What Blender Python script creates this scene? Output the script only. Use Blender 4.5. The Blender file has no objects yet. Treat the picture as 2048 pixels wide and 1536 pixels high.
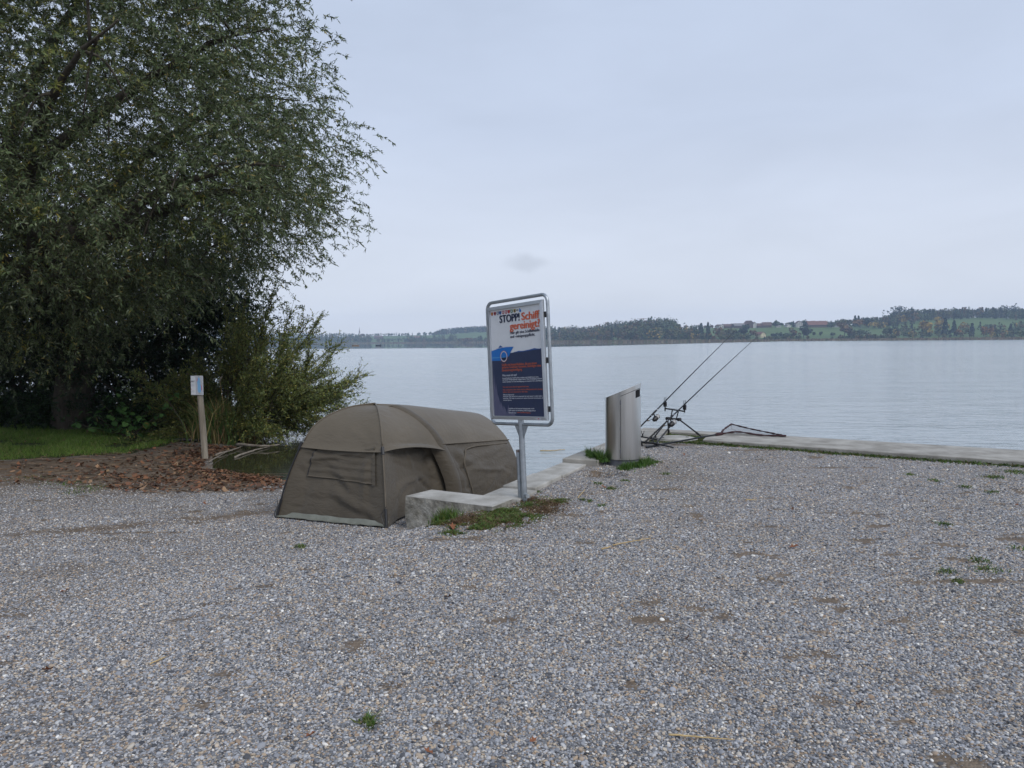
import bpy, bmesh, math, random
import numpy as np
from mathutils import Vector, Matrix

rng = np.random.default_rng(7)
random.seed(7)
SC = bpy.context.scene
COL = SC.collection

# ------------------------------------------------------------------ camera
FPX = 1538.0                       # focal length in pixels of the 2048 wide photograph
PITCH = math.radians(3.18)
ROLL = math.radians(-0.42)
CAMZ = 1.6
cd = bpy.data.cameras.new('camera')
cam = bpy.data.objects.new('camera', cd)
COL.objects.link(cam)
cd.sensor_width = 36.0
cd.lens = FPX / 2048 * 36.0
cd.clip_start = 0.05
cd.clip_end = 6000
CAMROT = (Matrix.Rotation(math.pi / 2 - PITCH, 3, 'X') @ Matrix.Rotation(ROLL, 3, 'Z'))
cam.matrix_world = Matrix.Translation((0, 0, CAMZ)) @ CAMROT.to_4x4()
SC.camera = cam

# ------------------------------------------------------------------ sky and sun
SUN_EL, SUN_AZ = math.radians(44), math.radians(142)     # behind the camera, to the right
W = bpy.data.worlds.new('World')
SC.world = W
W.use_nodes = True
wn, wl = W.node_tree.nodes, W.node_tree.links
wn.clear()
def N(nodes, typ, **kw):
    n = nodes.new(typ)
    for k, v in kw.items():
        if k in ('inp',):
            for a, b in v.items():
                n.inputs[a].default_value = b
        else:
            setattr(n, k, v)
    return n
sky = N(wn, 'ShaderNodeTexSky', sky_type='NISHITA', sun_disc=False, sun_elevation=SUN_EL, sun_rotation=SUN_AZ)
bg1 = N(wn, 'ShaderNodeBackground', inp={'Strength': 0.10})
wl.new(sky.outputs[0], bg1.inputs[0])
tc = N(wn, 'ShaderNodeTexCoord')
sep = N(wn, 'ShaderNodeSeparateXYZ')
wl.new(tc.outputs['Generated'], sep.inputs[0])
ramp = N(wn, 'ShaderNodeValToRGB')                       # a closed layer of cloud, a little bluer higher up
e = ramp.color_ramp.elements
e[0].position = 0.0; e[0].color = (0.655, 0.685, 0.75, 1)
e[1].position = 0.55; e[1].color = (0.45, 0.53, 0.68, 1)
m = e.new(0.10); m.color = (0.60, 0.642, 0.73, 1)
m = e.new(0.26); m.color = (0.505, 0.57, 0.70, 1)
wl.new(sep.outputs['Z'], ramp.inputs[0])
mp = N(wn, 'ShaderNodeMapping'); mp.inputs['Scale'].default_value = (1.6, 1.6, 5.5)
wl.new(tc.outputs['Generated'], mp.inputs[0])
no = N(wn, 'ShaderNodeTexNoise', inp={'Scale': 2.2, 'Detail': 6.0, 'Roughness': 0.52, 'Distortion': 0.35})
wl.new(mp.outputs[0], no.inputs['Vector'])
cr = N(wn, 'ShaderNodeMapRange', inp={'From Min': 0.32, 'From Max': 0.72, 'To Min': 0.95, 'To Max': 1.045})
wl.new(no.outputs[0], cr.inputs[0])
mul = N(wn, 'ShaderNodeMix', data_type='RGBA', blend_type='MULTIPLY'); mul.inputs[0].default_value = 1.0
wl.new(ramp.outputs[0], mul.inputs[6]); wl.new(cr.outputs[0], mul.inputs[7])
# one small grey wisp and low streaks of darker cloud near the horizon
wd = N(wn, 'ShaderNodeVectorMath', operation='SUBTRACT'); wl.new(tc.outputs['Generated'], wd.inputs[0])
cdir = (CAMROT @ Vector(((1053 - 1024) / FPX, (768 - 526) / FPX, -1.0))).normalized(); wd.inputs[1].default_value = cdir
nw_ = N(wn, 'ShaderNodeTexNoise', inp={'Scale': 28.0, 'Detail': 4.0}); wl.new(tc.outputs['Generated'], nw_.inputs['Vector'])
nj = N(wn, 'ShaderNodeMix', data_type='RGBA', blend_type='LINEAR_LIGHT'); nj.inputs[0].default_value = 0.012
wl.new(wd.outputs[0], nj.inputs[6]); wl.new(nw_.outputs[1], nj.inputs[7])
ws_ = N(wn, 'ShaderNodeVectorMath', operation='MULTIPLY'); ws_.inputs[1].default_value = (26, 26, 75); wl.new(nj.outputs[2], ws_.inputs[0])
wlen = N(wn, 'ShaderNodeVectorMath', operation='LENGTH'); wl.new(ws_.outputs[0], wlen.inputs[0])
wm = N(wn, 'ShaderNodeMapRange', interpolation_type='SMOOTHSTEP', inp={'From Min': 0.2, 'From Max': 1.0, 'To Min': 0.84, 'To Max': 1.0}); wl.new(wlen.outputs['Value'], wm.inputs[0])
mul2 = N(wn, 'ShaderNodeMix', data_type='RGBA', blend_type='MULTIPLY'); mul2.inputs[0].default_value = 1.0
wl.new(mul.outputs[2], mul2.inputs[6]); wl.new(wm.outputs[0], mul2.inputs[7])
bg2 = N(wn, 'ShaderNodeBackground', inp={'Strength': 0.935})
wl.new(mul2.outputs[2], bg2.inputs[0])
mx = N(wn, 'ShaderNodeMixShader', inp={0: 0.93})
wl.new(bg1.outputs[0], mx.inputs[1]); wl.new(bg2.outputs[0], mx.inputs[2])
wo = N(wn, 'ShaderNodeOutputWorld')
wl.new(mx.outputs[0], wo.inputs[0])

sd = bpy.data.lights.new('sun', 'SUN')
sd.energy = 1.5
sd.angle = math.radians(30)
sd.color = (1.0, 0.97, 0.93)
sun = bpy.data.objects.new('sun', sd)
COL.objects.link(sun)
sdir = Vector((math.cos(SUN_EL) * math.sin(SUN_AZ), math.cos(SUN_EL) * math.cos(SUN_AZ), math.sin(SUN_EL)))
sun.rotation_euler = (-sdir).to_track_quat('-Z', 'Y').to_euler()

SC.view_settings.view_transform = 'Standard'
SC.view_settings.look = 'None'
SC.view_settings.exposure = 0.38
SC.view_settings.gamma = 1.0
SC.render.engine = 'CYCLES'
SC.cycles.use_denoising = True
SC.cycles.max_bounces = 8
SC.cycles.diffuse_bounces = 3
SC.cycles.transparent_max_bounces = 12
SC.cycles.volume_bounces = 2
SC.cycles.use_adaptive_sampling = False

# ------------------------------------------------------------------ helpers: materials
def new_mat(name):
    m = bpy.data.materials.new(name)
    m.use_nodes = True
    nt = m.node_tree
    nt.nodes.clear()
    out = nt.nodes.new('ShaderNodeOutputMaterial')
    return m, nt.nodes, nt.links, out

def ramp_node(n, stops, interp='LINEAR'):
    r = n.new('ShaderNodeValToRGB')
    r.color_ramp.interpolation = interp
    el = r.color_ramp.elements
    while len(el) > 1:
        el.remove(el[-1])
    el[0].position = stops[0][0]; el[0].color = (*stops[0][1], 1)
    for p, c in stops[1:]:
        q = el.new(p); q.color = (*c, 1)
    return r

def surf(name, c1, c2=None, scale=6.0, rough=0.8, metal=0.0, bump=0.0, bscale=None, stretch=(1, 1, 1), spec=0.4, detail=5.0, emit=None):
    """a plain surface whose colour wanders between c1 and c2 with a noise, and a fine relief"""
    m, n, l, out = new_mat(name)
    b = n.new('ShaderNodeBsdfPrincipled')
    b.inputs['Roughness'].default_value = rough
    b.inputs['Metallic'].default_value = metal
    b.inputs['Specular IOR Level'].default_value = spec
    l.new(b.outputs[0], out.inputs[0])
    if c2 is None and bump == 0:
        b.inputs['Base Color'].default_value = (*c1, 1)
        return m
    c2 = c2 or c1
    t = n.new('ShaderNodeTexCoord')
    mp = n.new('ShaderNodeMapping'); mp.inputs['Scale'].default_value = stretch
    l.new(t.outputs['Object'], mp.inputs[0])
    no = N(n, 'ShaderNodeTexNoise', inp={'Scale': scale, 'Detail': detail, 'Roughness': 0.6})
    l.new(mp.outputs[0], no.inputs['Vector'])
    r = ramp_node(n, [(0.3, c1), (0.7, c2)])
    l.new(no.outputs[0], r.inputs[0])
    l.new(r.outputs[0], b.inputs['Base Color'])
    if bump:
        nb = N(n, 'ShaderNodeTexNoise', inp={'Scale': bscale or scale * 4, 'Detail': 6.0, 'Roughness': 0.65})
        l.new(mp.outputs[0], nb.inputs['Vector'])
        bp = N(n, 'ShaderNodeBump', inp={'Strength': 1.0, 'Distance': bump})
        l.new(nb.outputs[0], bp.inputs['Height'])
        l.new(bp.outputs[0], b.inputs['Normal'])
    return m

def leaf_mat(name, transl=0.3, rough=0.55, gain=1.0):
    """foliage: the colour of each leaf is stored on it as the attribute 'col'"""
    m, n, l, out = new_mat(name)
    a = N(n, 'ShaderNodeAttribute', attribute_name='col')
    src = a.outputs[0]
    b = n.new('ShaderNodeBsdfPrincipled')
    b.inputs['Roughness'].default_value = rough
    b.inputs['Specular IOR Level'].default_value = 0.3
    l.new(src, b.inputs['Base Color'])
    if transl <= 0:
        l.new(b.outputs[0], out.inputs[0])
        return m
    t = n.new('ShaderNodeBsdfTranslucent')
    l.new(src, t.inputs[0])
    mx = N(n, 'ShaderNodeMixShader', inp={0: transl})
    l.new(b.outputs[0], mx.inputs[1]); l.new(t.outputs[0], mx.inputs[2])
    l.new(mx.outputs[0], out.inputs[0])
    return m

# ------------------------------------------------------------------ helpers: meshes
def np_mesh(name, V, F, mat, col=None, smooth=False):
    """mesh from numpy arrays: V (n,3), F (m,k) faces of k corners, col (n,3) colour per vertex"""
    me = bpy.data.meshes.new(name)
    V = np.asarray(V, np.float32); F = np.asarray(F, np.int32)
    me.vertices.add(len(V)); me.vertices.foreach_set('co', V.ravel())
    k = F.shape[1]
    me.loops.add(F.size); me.loops.foreach_set('vertex_index', F.ravel())
    me.polygons.add(len(F)); me.polygons.foreach_set('loop_start', np.arange(0, F.size, k, dtype=np.int32))
    if smooth:
        me.polygons.foreach_set('use_smooth', np.ones(len(F), bool))
    if col is not None:
        a = me.attributes.new('col', 'FLOAT_COLOR', 'POINT')
        c = np.ones((len(V), 4), np.float32); c[:, :3] = col
        a.data.foreach_set('color', c.ravel())
    me.update(calc_edges=True)
    if mat: me.materials.append(mat)
    return me

def link(name, me, parent=None, loc=None):
    o = bpy.data.objects.new(name, me)
    COL.objects.link(o)
    if parent: o.parent = parent
    if loc is not None: o.location = loc
    return o

def tag(o, label=None, cat=None, group=None, kind=None):
    if label: o['label'] = label
    if cat: o['category'] = cat
    if group: o['group'] = group
    if kind: o['kind'] = kind
    return o

def thing(name, loc, label, cat, group=None):
    o = bpy.data.objects.new(name, None)
    COL.objects.link(o)
    o.location = loc
    o.empty_display_size = 0.1
    return tag(o, label, cat, group)

class MB:
    """collects shapes in world coordinates; build() links them as one mesh object"""
    def __init__(self): self.v = []; self.f = []
    def add(self, vs, fs):
        b = len(self.v)
        self.v += [tuple(map(float, p)) for p in vs]
        self.f += [tuple(i + b for i in q) for q in fs]
        return self
    def box(self, c, s, M=None):
        x, y, z = (0.5 * k for k in s)
        vs = [Vector(p) for p in ((-x,-y,-z),(x,-y,-z),(x,y,-z),(-x,y,-z),(-x,-y,z),(x,-y,z),(x,y,z),(-x,y,z))]
        if M is not None: vs = [M @ p for p in vs]
        vs = [p + Vector(c) for p in vs]
        return self.add(vs, [(0,3,2,1),(4,5,6,7),(0,1,5,4),(1,2,6,5),(2,3,7,6),(3,0,4,7)])
    def tube(self, pts, r, seg=8, cap=True, closed=False):
        pts = [Vector(p) for p in pts]
        n = len(pts)
        rs = r if hasattr(r, '__len__') else [r] * n
        vs, fs = [], []
        up = None
        for i, p in enumerate(pts):
            if closed: t = (pts[(i + 1) % n] - pts[i - 1])
            else: t = pts[min(i + 1, n - 1)] - pts[max(i - 1, 0)]
            t.normalize()
            if up is None:
                up = Vector((0, 0, 1)) if abs(t.z) < 0.9 else Vector((1, 0, 0))
            a = t.cross(up)
            if a.length < 1e-5: a = t.cross(Vector((0.3, 1, 0.2)))
            a.normalize(); b = a.cross(t); b.normalize(); up = b
            for k in range(seg):
                w = 2 * math.pi * k / seg
                vs.append(p + (a * math.cos(w) + b * math.sin(w)) * rs[i])
        for i in range(n if closed else n - 1):
            j = (i + 1) % n
            for k in range(seg):
                k2 = (k + 1) % seg
                fs.append((i*seg+k, i*seg+k2, j*seg+k2, j*seg+k))
        if cap and not closed:
            fs.append(tuple(range(seg))[::-1]); fs.append(tuple((n-1)*seg + k for k in range(seg)))
        return self.add(vs, fs)
    def lathe(self, prof, origin, seg=32, M=None, cap=True):
        vs, fs = [], []
        for (r, z) in prof:
            for k in range(seg):
                w = 2 * math.pi * k / seg
                p = Vector((r * math.cos(w), r * math.sin(w), z))
                if M is not None: p = M @ p
                vs.append(p + Vector(origin))
        for i in range(len(prof) - 1):
            for k in range(seg):
                k2 = (k + 1) % seg
                fs.append((i*seg+k, i*seg+k2, (i+1)*seg+k2, (i+1)*seg+k))
        if cap:
            fs.append(tuple(range(seg))[::-1]); fs.append(tuple((len(prof)-1)*seg + k for k in range(seg)))
        return self.add(vs, fs)
    def grid(self, P, closed_u=False):
        """P: array (nu, nv, 3)"""
        P = np.asarray(P); nu, nv = P.shape[:2]
        fs = []
        for i in range(nu - 1 if not closed_u else nu):
            for j in range(nv - 1):
                i2 = (i + 1) % nu
                fs.append((i*nv+j, i2*nv+j, i2*nv+j+1, i*nv+j+1))
        return self.add(P.reshape(-1, 3), fs)
    def prism(self, poly, z0, z1):
        """poly: outline in x, y (counter-clockwise); a solid from z0 to z1"""
        n = len(poly)
        zb = z0 if hasattr(z0, '__len__') else [z0] * n
        zt = z1 if hasattr(z1, '__len__') else [z1] * n
        vs = [(x, y, zb[i]) for i, (x, y) in enumerate(poly)] + [(x, y, zt[i]) for i, (x, y) in enumerate(poly)]
        fs = [tuple(range(n))[::-1], tuple(range(n, 2 * n))] + [(i, (i+1) % n, n + (i+1) % n, n + i) for i in range(n)]
        return self.add(vs, fs)
    def build(self, name, mat, parent=None, smooth=False, bevel=0.0, off=None):
        o0 = Vector(off) if off is not None else (parent_world(parent) if parent else Vector((0, 0, 0)))
        me = bpy.data.meshes.new(name)
        me.from_pydata([(x - o0.x, y - o0.y, z - o0.z) for x, y, z in self.v], [], self.f)
        if bevel:
            bm = bmesh.new(); bm.from_mesh(me)
            es = [e for e in bm.edges if len(e.link_faces) == 2 and e.calc_face_angle(0) > 0.6]
            bmesh.ops.bevel(bm, geom=es, offset=bevel, segments=2, affect='EDGES', profile=0.6)
            bm.to_mesh(me); bm.free()
        if smooth is True:
            me.polygons.foreach_set('use_smooth', [True] * len(me.polygons))
        elif smooth:
            me.polygons.foreach_set('use_smooth', [True] * len(me.polygons))
            me.set_sharp_from_angle(angle=math.radians(smooth))
        me.update()
        me.materials.append(mat)
        return link(name, me, parent, None if parent else o0)

def parent_world(p):
    v = Vector((0, 0, 0))
    while p is not None:
        v += p.location; p = p.parent
    return v

def spline(pts, n):
    """n points along a Catmull-Rom curve through pts"""
    P = np.asarray(pts, float)
    P = np.vstack([2*P[0]-P[1], P, 2*P[-1]-P[-2]])
    m = len(P) - 3
    out = []
    for t in np.linspace(0, m, n):
        i = min(int(t), m - 1); u = t - i
        a, b, c, d = P[i:i+4]
        out.append(0.5*((2*b)+(-a+c)*u+(2*a-5*b+4*c-d)*u*u+(-a+3*b-3*c+d)*u**3))
    return np.array(out)

def smoothstep(a, b, x):
    t = np.clip((x - a) / (b - a), 0, 1)
    return t * t * (3 - 2 * t)

def vnoise(x, y, seed=0):
    """smooth value noise on arrays, about -1..1"""
    xi, yi = np.floor(x).astype(np.int64), np.floor(y).astype(np.int64)
    fx, fy = x - xi, y - yi
    fx = fx*fx*(3-2*fx); fy = fy*fy*(3-2*fy)
    def h(i, j):
        n = (i * 374761393 + j * 668265263 + seed * 1442695041) & 0xffffffff
        n = ((n ^ (n >> 13)) * 1274126177) & 0xffffffff
        return ((n ^ (n >> 16)) & 0xffff) / 32767.5 - 1
    return (h(xi, yi)*(1-fx)*(1-fy) + h(xi+1, yi)*fx*(1-fy) + h(xi, yi+1)*(1-fx)*fy + h(xi+1, yi+1)*fx*fy)
def fbm(x, y, seed=0, oct=3):
    s = 0; a = 1.0
    for o in range(oct):
        s = s + a * vnoise(x * 2**o, y * 2**o, seed + o); a *= 0.5
    return s / 1.75

def ray(px, py):
    d = CAMROT @ Vector(((px - 1024) / FPX, (768 - py) / FPX, -1.0))
    return d
def at_z(px, py, z):
    """the point of the place that the photograph shows at px, py, if it lies at height z"""
    d = ray(px, py); t = (z - CAMZ) / d.z
    return Vector((d.x * t, d.y * t, z))
def at_d(px, py, Y):
    """the same, at Y metres in front"""
    d = ray(px, py); t = Y / d.y
    return Vector((d.x * t, Y, CAMZ + d.z * t))
# ------------------------------------------------------------------ the lie of the land
WATER = -0.56
UX, UY = 0.4202, 0.9074            # along the quay, away from the camera
RX, RY = 0.9074, -0.4202           # to the right of it
Q0 = (-0.357, 7.74)                # near end of the quay's left edge
F0 = (2.35, 13.56)                 # far corner of the quay
FN = (0.556, 0.831); FG = (0.831, -0.556)
SHORE = np.array([(1.6, 11.45), (-0.3, 11.85), (-2.0, 11.75), (-3.65, 12.0), (-4.6, 12.45), (-5.15, 13.1), (-5.45, 13.9), (-5.8, 14.8), (-5.9, 16.3), (-6.5, 17.6),
                  (-8.0, 20.0), (-13, 23), (-30, 27), (-60, 31), (-450, 60)], float)

def shore_dist(x, y):
    """signed distance to the left bank's waterline, positive inland"""
    x = np.asarray(x, float); y = np.asarray(y, float)
    best = np.full(x.shape, 1e9); sgn = np.ones(x.shape)
    for (x0, y0), (x1, y1) in zip(SHORE[:-1], SHORE[1:]):
        dx, dy = x1 - x0, y1 - y0
        t = np.clip(((x-x0)*dx + (y-y0)*dy) / (dx*dx+dy*dy), 0, 1)
        d = np.hypot(x - x0 - t*dx, y - y0 - t*dy)
        s = np.where(dx*(y-y0) - dy*(x-x0) > 0, 1.0, -1.0)
        u = d < best - 1e-9
        best = np.where(u, d, best); sgn = np.where(u, s, sgn)
    return best * sgn

def qc(x, y):
    return (x-Q0[0])*RX + (y-Q0[1])*RY, (x-Q0[0])*UX + (y-Q0[1])*UY
def fo_of(x, y):
    return (x-F0[0])*FN[0] + (y-F0[1])*FN[1]
def qp(r, a):
    return (Q0[0] + r*RX + a*UX, Q0[1] + r*RY + a*UY)
def fp(f, g):
    return (F0[0] + f*FN[0] + g*FG[0], F0[1] + f*FN[1] + g*FG[1])

HOLE = (1.07, 9.13)
def ground_z(x, y, fine=True):
    x = np.asarray(x, float); y = np.asarray(y, float)
    d = shore_dist(x, y)
    zl = np.where(d > 0, WATER + 0.45*(1-np.exp(-np.maximum(d, 0)/4.2)), WATER + np.maximum(0.16*d, -1.3))
    r, a = qc(x, y)
    fr = np.maximum(0, -a - 0.4)
    p1 = smoothstep(-0.6 - 0.35*fr, 0.3 + 0.1*fr, r)
    p2 = smoothstep(0.12, 0.22, r)
    k = smoothstep(-0.42, -0.28, a)
    p = p1*(1-k) + p2*k
    z = zl*(1-p) + 0.0*p
    f = fo_of(x, y)
    z = np.where(r > 0.1, z + (-1.7 - z)*smoothstep(-0.22, -0.12, f), z)
    if fine:
        z = z + 0.012*fbm(x*0.9, y*0.9, 3) * (p > 0.02) + 0.018*fbm(x*0.7, y*0.7, 9)*(1-p)*smoothstep(0.0, 1.0, d)
        z = z + 0.006*fbm(x*5, y*5, 5)*(z > WATER)
        h = np.hypot((x-HOLE[0])*0.9, y-HOLE[1])
        z = z - 0.26*np.exp(-(h/0.205)**6) + 0.02*np.exp(-((h-0.27)/0.05)**2)
    return z
def gz(x, y): return float(ground_z(np.array([x]), np.array([y]))[0])
def gp(px, py, dz=0.0):
    """the point of the ground seen at px, py"""
    z = 0.05
    for _ in range(25):
        p = at_z(px, py, z)
        z = 0.5*z + 0.5*(gz(p.x, p.y) + dz)
    return at_z(px, py, z)

def in_poly(x, y, poly):
    c = np.zeros(np.shape(x), bool); n = len(poly)
    for i in range(n):
        x0, y0 = poly[i]; x1, y1 = poly[i-1]
        c ^= ((y0 > y) != (y1 > y)) & (x < (x1-x0)*(y-y0)/(y1-y0+1e-12) + x0)
    return c

LAWN = [tuple(gp(*q)[:2]) for q in ((-500, 930), (0, 921), (90, 917), (170, 912), (250, 907), (300, 897), (352, 886), (385, 876), (345, 862), (250, 852))] + [(-8.6, 19.0), (-14, 20), (-25, 18), (-25, 12)]
LITTER = [tuple(gp(*q)[:2]) for q in ((-300, 990), (0, 975), (120, 968), (240, 985), (330, 985), (450, 982), (545, 985), (575, 968), (545, 957), (470, 945), (430, 942), (405, 925), (470, 895), (350, 882), (300, 894), (250, 905), (170, 911), (0, 921), (-400, 930))]

# ---- one sheet of ground, fine where the camera sees it close
def axis(lo, f0, f1, hi, step, nc):
    a = np.arange(f0, f1, step)
    u = np.linspace(0, 1, nc) ** 2.6
    return np.concatenate([(f0 - (f0-lo)*u)[::-1][:-1], a, f1 + (hi-f1)*u])
gx = axis(-450, -9.5, 8.5, 450, 0.055, 46)
gy = axis(-450, 1.5, 15.5, 430, 0.055, 46)
GX, GY = np.meshgrid(gx, gy, indexing='ij')
GZ = ground_z(GX, GY)
nx, ny = GX.shape
ii = np.arange(nx*ny).reshape(nx, ny)
GF = np.stack([ii[:-1, :-1], ii[1:, :-1], ii[1:, 1:], ii[:-1, 1:]], -1).reshape(-1, 4)
wob = 0.28*fbm(GX*1.1, GY*1.1, 21, 4)
wob2 = 0.28*fbm(GX*1.1+9, GY*1.1, 31, 4)
near = (GX > -40) & (GX < 20) & (GY > 0) & (GY < 40)
lawn_m = in_poly(GX + wob, GY + wob2, LAWN) & near
litt_m = sum(in_poly(GX + wob*1.6 + 0.4*math.cos(q*2.4)*(q % 3 + 1)/3, GY + wob2*1.6 + 0.6*math.sin(q*2.4)*(q % 3 + 1)/3, LITTER)*1.0 for q in range(12))/12*near
sd_ = shore_dist(GX, GY)
rr, aa = qc(GX, GY)
under = (sd_ < 0.05) & (rr < 0.2)
far_l = (sd_ > -1) & (GX < -9) & (GY > 14)
zone = np.zeros((nx, ny, 3))
zone[..., 0] = np.where(lawn_m | far_l, 1, 0)
zone[..., 1] = np.where(~lawn_m, litt_m*np.clip(0.74 + 0.25*fbm(GX*2.5, GY*2.5, 55, 3), 0, 1), 0)
zone[..., 1] = np.maximum(zone[..., 1], np.exp(-(np.hypot(GX-HOLE[0], GY-HOLE[1])/0.2)**4))
zone[..., 2] = np.where(under, 1, 0)
# worn wheel track on the left, where soil shows through the stones
TR = [gp(*q) for q in ((60, 1068), (250, 1052), (360, 1040), (450, 1033), (540, 1022))]
for p0, p1 in zip(TR[:-1], TR[1:]):
    dx, dy = p1.x-p0.x, p1.y-p0.y
    t = np.clip(((GX-p0.x)*dx+(GY-p0.y)*dy)/(dx*dx+dy*dy), 0, 1)
    dd = np.hypot(GX-p0.x-t*dx, GY-p0.y-t*dy)
    zone[..., 1] = np.maximum(zone[..., 1], 0.78*np.exp(-(dd/0.28)**2)*(0.65+0.6*fbm(GX*3, GY*3, 77)))
# soil at the foot of the sign and of the end stone
for (cx, cy, rad, am) in ((0.25, 7.62, 0.45, 0.8), (-0.1, 6.95, 0.35, 0.8), (-0.55, 7.05, 0.3, 0.7), (0.75, 8.1, 0.35, 0.5)):
    zone[..., 1] = np.maximum(zone[..., 1], am*np.exp(-(np.hypot(GX-cx, GY-cy)/rad)**2)*(0.75+0.5*fbm(GX*4, GY*4, 61)))
# bare patches in the gravel
bare = smoothstep(0.36, 0.60, fbm(GX*3.6, GY*6.0, 91, 4) + 0.25*fbm(GX*0.6, GY*0.6, 92))
zone[..., 1] = np.maximum(zone[..., 1], 0.74*bare*(GX > -7))
zone[..., 1] = np.maximum(zone[..., 1], 0.30*smoothstep(-1.5, -6.5, GX)*(0.5 + 0.9*fbm(GX*1.7, GY*2.2, 44)))
zone[..., 1] = np.maximum(zone[..., 1], 0.34*smoothstep(0.0, 0.7, fbm(GX*0.55+3, GY*0.9, 120, 4)) + 0.16*smoothstep(0.1, 0.6, fbm(GX*2.2, GY*3.5, 130, 3)))
zone = np.clip(zone, 0, 1)

def ground_material():
    m, n, l, out = new_mat('ground_gravel')
    b = n.new('ShaderNodeBsdfPrincipled'); b.inputs['Roughness'].default_value = 0.92; b.inputs['Specular IOR Level'].default_value = 0.2
    l.new(b.outputs[0], out.inputs[0])
    t = n.new('ShaderNodeTexCoord')
    z = N(n, 'ShaderNodeAttribute', attribute_name='col')
    sp = n.new('ShaderNodeSeparateColor'); l.new(z.outputs[0], sp.inputs[0])
    v = N(n, 'ShaderNodeTexVoronoi', inp={'Scale': 74.0, 'Randomness': 1.0}); l.new(t.outputs['Object'], v.inputs['Vector'])
    spv = n.new('ShaderNodeSeparateColor'); l.new(v.outputs['Color'], spv.inputs[0])
    r = ramp_node(n, [(0.0, (0.080, 0.083, 0.091)), (0.18, (0.181, 0.185, 0.196)), (0.42, (0.302, 0.306, 0.320)), (0.60, (0.402, 0.402, 0.413)), (0.76, (0.442, 0.386, 0.308)), (0.88, (0.295, 0.214, 0.154)), (1.0, (0.670, 0.650, 0.616))])
    l.new(spv.outputs[0], r.inputs[0])
    # dark joints between the stones
    mr = N(n, 'ShaderNodeMapRange', inp={'From Min': 0.35, 'From Max': 0.75, 'To Min': 1.0, 'To Max': 0.5}); l.new(v.outputs['Distance'], mr.inputs[0])
    mm = N(n, 'ShaderNodeMix', data_type='RGBA', blend_type='MULTIPLY'); mm.inputs[0].default_value = 1
    l.new(r.outputs[0], mm.inputs[6]); l.new(mr.outputs[0], mm.inputs[7])
    # broad tone of the gravel
    nb = N(n, 'ShaderNodeTexNoise', inp={'Scale': 0.8, 'Detail': 5.0, 'Roughness': 0.6}); l.new(t.outputs['Object'], nb.inputs['Vector'])
    rb = ramp_node(n, [(0.3, (0.86, 0.84, 0.80)), (0.7, (1.12, 1.12, 1.14))]); l.new(nb.outputs[0], rb.inputs[0])
    m2 = N(n, 'ShaderNodeMix', data_type='RGBA', blend_type='MULTIPLY'); m2.inputs[0].default_value = 1
    l.new(mm.outputs[2], m2.inputs[6]); l.new(rb.outputs[0], m2.inputs[7])
    # soil
    ns = N(n, 'ShaderNodeTexNoise', inp={'Scale': 9.0, 'Detail': 8.0, 'Roughness': 0.7}); l.new(t.outputs['Object'], ns.inputs['Vector'])
    rs = ramp_node(n, [(0.25, (0.075, 0.056, 0.04)), (0.55, (0.17, 0.13, 0.095)), (0.8, (0.27, 0.22, 0.17))]); l.new(ns.outputs[0], rs.inputs[0])
    m3 = N(n, 'ShaderNodeMix', data_type='RGBA')
    ad = N(n, 'ShaderNodeMath', operation='MULTIPLY_ADD'); 
    l.new(spv.outputs[1], ad.inputs[0]); ad.inputs[1].default_value = -0.55; l.new(sp.outputs[1], ad.inputs[2])
    am = N(n, 'ShaderNodeMapRange', inp={'From Min': -0.12, 'From Max': 0.30, 'To Min': 0.0, 'To Max': 1.0}); l.new(ad.outputs[0], am.inputs[0])
    l.new(am.outputs[0], m3.inputs[0]); l.new(m2.outputs[2], m3.inputs[6]); l.new(rs.outputs[0], m3.inputs[7])
    # turf soil
    rg = ramp_node(n, [(0.3, (0.025, 0.035, 0.012)), (0.7, (0.055, 0.075, 0.022))]); l.new(ns.outputs[0], rg.inputs[0])
    m4 = N(n, 'ShaderNodeMix', data_type='RGBA'); l.new(sp.outputs[0], m4.inputs[0]); l.new(m3.outputs[2], m4.inputs[6]); l.new(rg.outputs[0], m4.inputs[7])
    l.new(m4.outputs[2], b.inputs['Base Color'])
    # relief
    hb = N(n, 'ShaderNodeMath', operation='MULTIPLY_ADD'); hb.inputs[1].default_value = -1.0; hb.inputs[2].default_value = 1.0
    l.new(v.outputs['Distance'], hb.inputs[0])
    bp = N(n, 'ShaderNodeBump', inp={'Strength': 0.9, 'Distance': 0.008}); l.new(hb.outputs[0], bp.inputs['Height'])
    l.new(bp.outputs[0], b.inputs['Normal'])
    return m
M_ground = ground_material()
ground = tag(link('ground', np_mesh('ground', np.stack([GX, GY, GZ], -1).reshape(-1, 3), GF, M_ground, zone.reshape(-1, 3), smooth=True)), kind='structure')

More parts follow.
